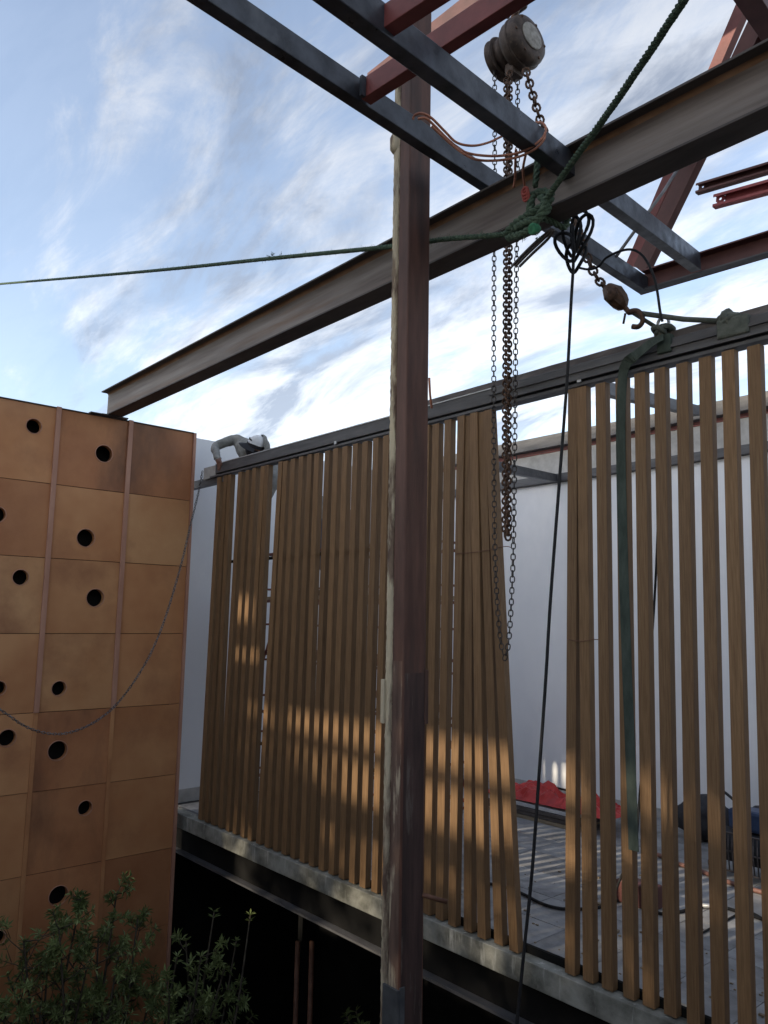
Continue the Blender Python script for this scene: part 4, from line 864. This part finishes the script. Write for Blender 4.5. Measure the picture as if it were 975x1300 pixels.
# ================================================================== PLANTING
def bush(name, label, base, targets, seed, spread, nt_, m_leaf, leaf=0.075):
    rg = random.Random(seed); t = thing(name, label, 'bush', base); tr = MB(); lv = MB(); tips = []
    base = Vector(base)
    for (tp, sp_) in targets:
        tp = Vector(tp); mid = base.lerp(tp, 0.55) + Vector((rg.uniform(-.15, .15), rg.uniform(-.15, .15), 0.1))
        path = spline([base + Vector((rg.uniform(-.05, .05), rg.uniform(-.05, .05), 0)), base.lerp(mid, 0.5) + Vector((rg.uniform(-.1, .1), rg.uniform(-.1, .1), 0)), mid, tp], 7)
        tr.tube(path, [0.022 * (1 - 0.8 * i / (len(path) - 1)) + 0.003 for i in range(len(path))], 5)
        tips.append((tp, (tp - path[-3]).normalized()))
        for j in range(nt_):
            i = rg.randrange(len(path) // 3, len(path)); p = path[i]
            d = Vector((rg.gauss(0, 1), rg.gauss(0, 1), rg.uniform(0.1, 1.1))).normalized(); L = sp_ * rg.uniform(0.25, 0.8)
            e = p + d * L + Vector((0, 0, 0.03)); tr.tube([p, p.lerp(e, 0.5) + Vector((0, 0, -0.02)), e], [0.006, 0.0045, 0.003], 4); tips.append((e, d))
            for q in range(2):
                d2 = (d + Vector((rg.gauss(0, .8), rg.gauss(0, .8), rg.gauss(0.2, .5)))).normalized(); s0 = p.lerp(e, rg.uniform(0.4, 0.9)); e2 = s0 + d2 * L * rg.uniform(.3, .6)
                tr.tube([s0, e2], [0.004, 0.002], 4); tips.append((e2, d2))
    for (p, d) in tips:
        for w in range(2):
            pc_ = p - d * w * 0.05; n_ = rg.randint(5, 9); o1 = d.orthogonal().normalized(); o2 = d.cross(o1)
            for i in range(n_):
                a = 2 * math.pi * (i + rg.random() * 0.5) / n_; out = (o1 * math.cos(a) + o2 * math.sin(a)); ld = (out * rg.uniform(0.7, 1.1) + d * rg.uniform(0.2, 0.9)).normalized()
                L = leaf * rg.uniform(0.55, 1.4); wd = L * rg.uniform(0.10, 0.17); sd_ = ld.cross(d + Vector((rg.uniform(-.4, .4), rg.uniform(-.4, .4), .1))).normalized(); up = sd_.cross(ld)
                m_ = pc_ + ld * L * 0.55; lv.add([pc_, m_ + sd_ * wd + up * 0.004, pc_ + ld * L - up * L * 0.12, m_ - sd_ * wd + up * 0.004], [(0, 1, 2), (0, 2, 3)], 0 if rg.random() < 0.7 else 1)
    tr.build('trunk', bark_m, t); lv.build('crown', m_leaf, t, kind='stuff'); return t
def tg(l, Xp): return [(onX(x, y, Xp + rnd.uniform(-.25, .25)), s) for x, y, s in l]
bush('bush', 'dense dark bush growing in front of the rusty panel wall', (-7.1, 2.75, -3.2),
     tg([(30, 1195, .5), (75, 1180, .4), (103, 1142, .22), (125, 1190, .35), (148, 1135, .2), (60, 1230, .5), (110, 1230, .5), (150, 1215, .4), (175, 1165, .25), (10, 1240, .5), (165, 1260, .4), (90, 1270, .5), (40, 1280, .5), (130, 1285, .5), (5, 1290, .5), (190, 1270, .3)], -7.1), 3, 0.4, 20, [leaf_m, leaf2_m], 0.062)
bush('leafy_shrub', 'lighter open shrub with whorled leaves beside the dark undercroft', (-6.7, 3.55, -3.2),
     tg([(272, 1158, .2), (318, 1162, .22), (236, 1195, .25), (300, 1195, .25), (255, 1215, .3), (285, 1230, .3), (225, 1215, .2), (310, 1260, .3), (250, 1260, .35), (275, 1285, .35), (235, 1290, .35), (320, 1290, .3), (215, 1265, .25)], -6.7), 11, 0.3, 9, [leaf_m, leaf2_m], 0.062)
bush('low_shrub', 'dim low shrub deep under the terrace girder', (-4.6, 4.9, -3.2), [(onY(440, 1290, 4.9), .2), (onY(452, 1284, 4.9), .18)], 21, 0.2, 3, [leaf_m, leaf2_m], 0.08)

# ================================================================== OUT OF VIEW
rbw = thing('right_light_blocker', 'unseen low dark block added at the right to darken slat sides', 'building', (4.5, 2, -3.2))  # unseen mass added to cut low light on the slat sides
MB().box((3.6, -4.0, -3.2), (8, 9, 2.3)).build('wall', redox_d_m, rbw)
MB().box((3.5, -4.1, 2.301), (8.1, 9.1, 2.45)).build('blocker_top_slab', conc_raw_m, rbw)
dk = thing('viewing_deck', 'concrete roof deck under the camera, widened to darken the yard', 'roof deck', (1, -2, -3.2))
MB().box((-9.0, -4.6, -3.2), (3.5, 0.1, 0.6)).build('deck_block', void_m, dk)  # stretched along the yard and near-black to darken the lower clad wall
MB().box((-9.0, -4.0, 0.601), (3.5, 0.1, 0.64)).build('deck_screed', conc_raw_m, dk)
def sh_at(x, z, Y): t = (Y - YS) / SUN_DIR.y; return Vector((x, YS, z)) + SUN_DIR * t
Yc = -4.2
z13 = sh_at(0, 1.35, Yc).z
nb = thing('screen_shade_wall', 'unseen tall wall added across the yard to keep the upper screen in shade', 'wall', (-4, Yc, -3.2))  # unseen wall, invented to shade the slats above the sunlit band
def opening(xa, xb, za, zb_): a = sh_at(xa, za, Yc); b = sh_at(xb, zb_, Yc); return (a.x, b.x, a.z, b.z)
OP = [opening(-7.35, -6.75, 2.10, 2.40), opening(-7.25, -6.6, 1.72, 1.86)]  # openings shaped to throw small sun patches high on the left slats
xs = sorted([-12.5, 6.5] + [v for o in OP for v in o[:2]]); zs_ = sorted([z13, 10.4] + [v for o in OP for v in o[2:]])
wl = MB()
for xa, xb in zip(xs, xs[1:]):
    for za, zb_ in zip(zs_, zs_[1:]):
        cx_, cz_ = (xa + xb) / 2, (za + zb_) / 2
        if any(o[0] < cx_ < o[1] and o[2] < cz_ < o[3] for o in OP): continue
        wl.box((xa, Yc - 0.15, za), (xb, Yc, zb_))
wl.build('plaster_face', white_m, nb)  # white so this added wall bounces light back at the screen
MB().box((-14, Yc - 0.18, -3.2), (6.5, Yc - 0.02, 3.35)).build('lower_sun_blocker', conc_raw_m, nb)  # added to stop sun reaching under the terrace
for x in (-12.3, -4.6, 1.2, 6.2): MB().box((x, Yc - 0.16, -3.2), (x + 0.22, Yc - 0.01, z13)).build('post', redox_d_m, nb)
for zz, sl, hh in ((1.12, -0.24, 0.11), (0.60, -0.20, 0.26)):
    a = sh_at(-8, zz, Yc - 0.08); b = sh_at(0, zz + sl, Yc - 0.08); MB().bar(a, b, 0.06, hh).build('shade_rail', redox_d_m, nb)  # unseen rails set so their shadows band the slats
def tree(label, base, crown, rad_, n, seed):
    rg = random.Random(seed); t = thing('tree', label, 'tree', base, 'unseen trees across the yard'); base = Vector(base); tr = MB(); lv = MB()
    cr = Vector(crown); tr.tube(spline([base, base.lerp(cr, 0.5) + Vector((0.2, 0.1, 0)), cr], 6), [0.16 - 0.012 * i for i in range(13)], 8)
    for c in range(26):
        d = Vector((rg.gauss(0, 1), rg.gauss(0, 1), rg.gauss(0, .8))).normalized(); e = cr + Vector((d.x * rad_[0], d.y * rad_[1], d.z * rad_[2])) * rg.uniform(0.5, 1)
        s_ = base.lerp(cr, rg.uniform(0.55, 1)); tr.tube([s_, s_.lerp(e, .5) + Vector((0, 0, .15)), e], [0.05, 0.03, 0.01], 5)
        for i in range(n):
            p = e + Vector((rg.gauss(0, .3), rg.gauss(0, .3), rg.gauss(0, .22))); u = Vector((rg.gauss(0, 1), rg.gauss(0, 1), rg.gauss(0, 1))).normalized(); v = u.orthogonal().normalized(); L = rg.uniform(.07, .14)
            lv.add([p - u * L, p + v * L * .4, p + u * L, p - v * L * .4], [(0, 1, 2, 3)])
    tr.build('trunk', bark_m, t); lv.build('crown', leaf_m, t, kind='stuff')
Yt = -5.6  # unseen trees, crowns placed to dapple the sun on the lower slats
LT = ['wide unseen tree placed for dapples behind the viewing deck', 'narrow unseen tree placed for dapples behind the viewing deck', 'low round unseen tree placed for dapples beside deck', 'taller unseen tree placed for dapples at the deck end']
for i, (x, z, rr, nl) in enumerate(((-7.6, 0.7, (1.0, .6, .8), 60), (-6.0, 0.25, (.8, .6, .55), 40), (-3.4, -0.15, (1.5, .6, .4), 45), (-1.5, 0.8, (1.3, .6, .95), 60))):
    c = sh_at(x, z, Yt); tree(LT[i], (c.x, Yt, -3.2), c, rr, nl, 40 + i)
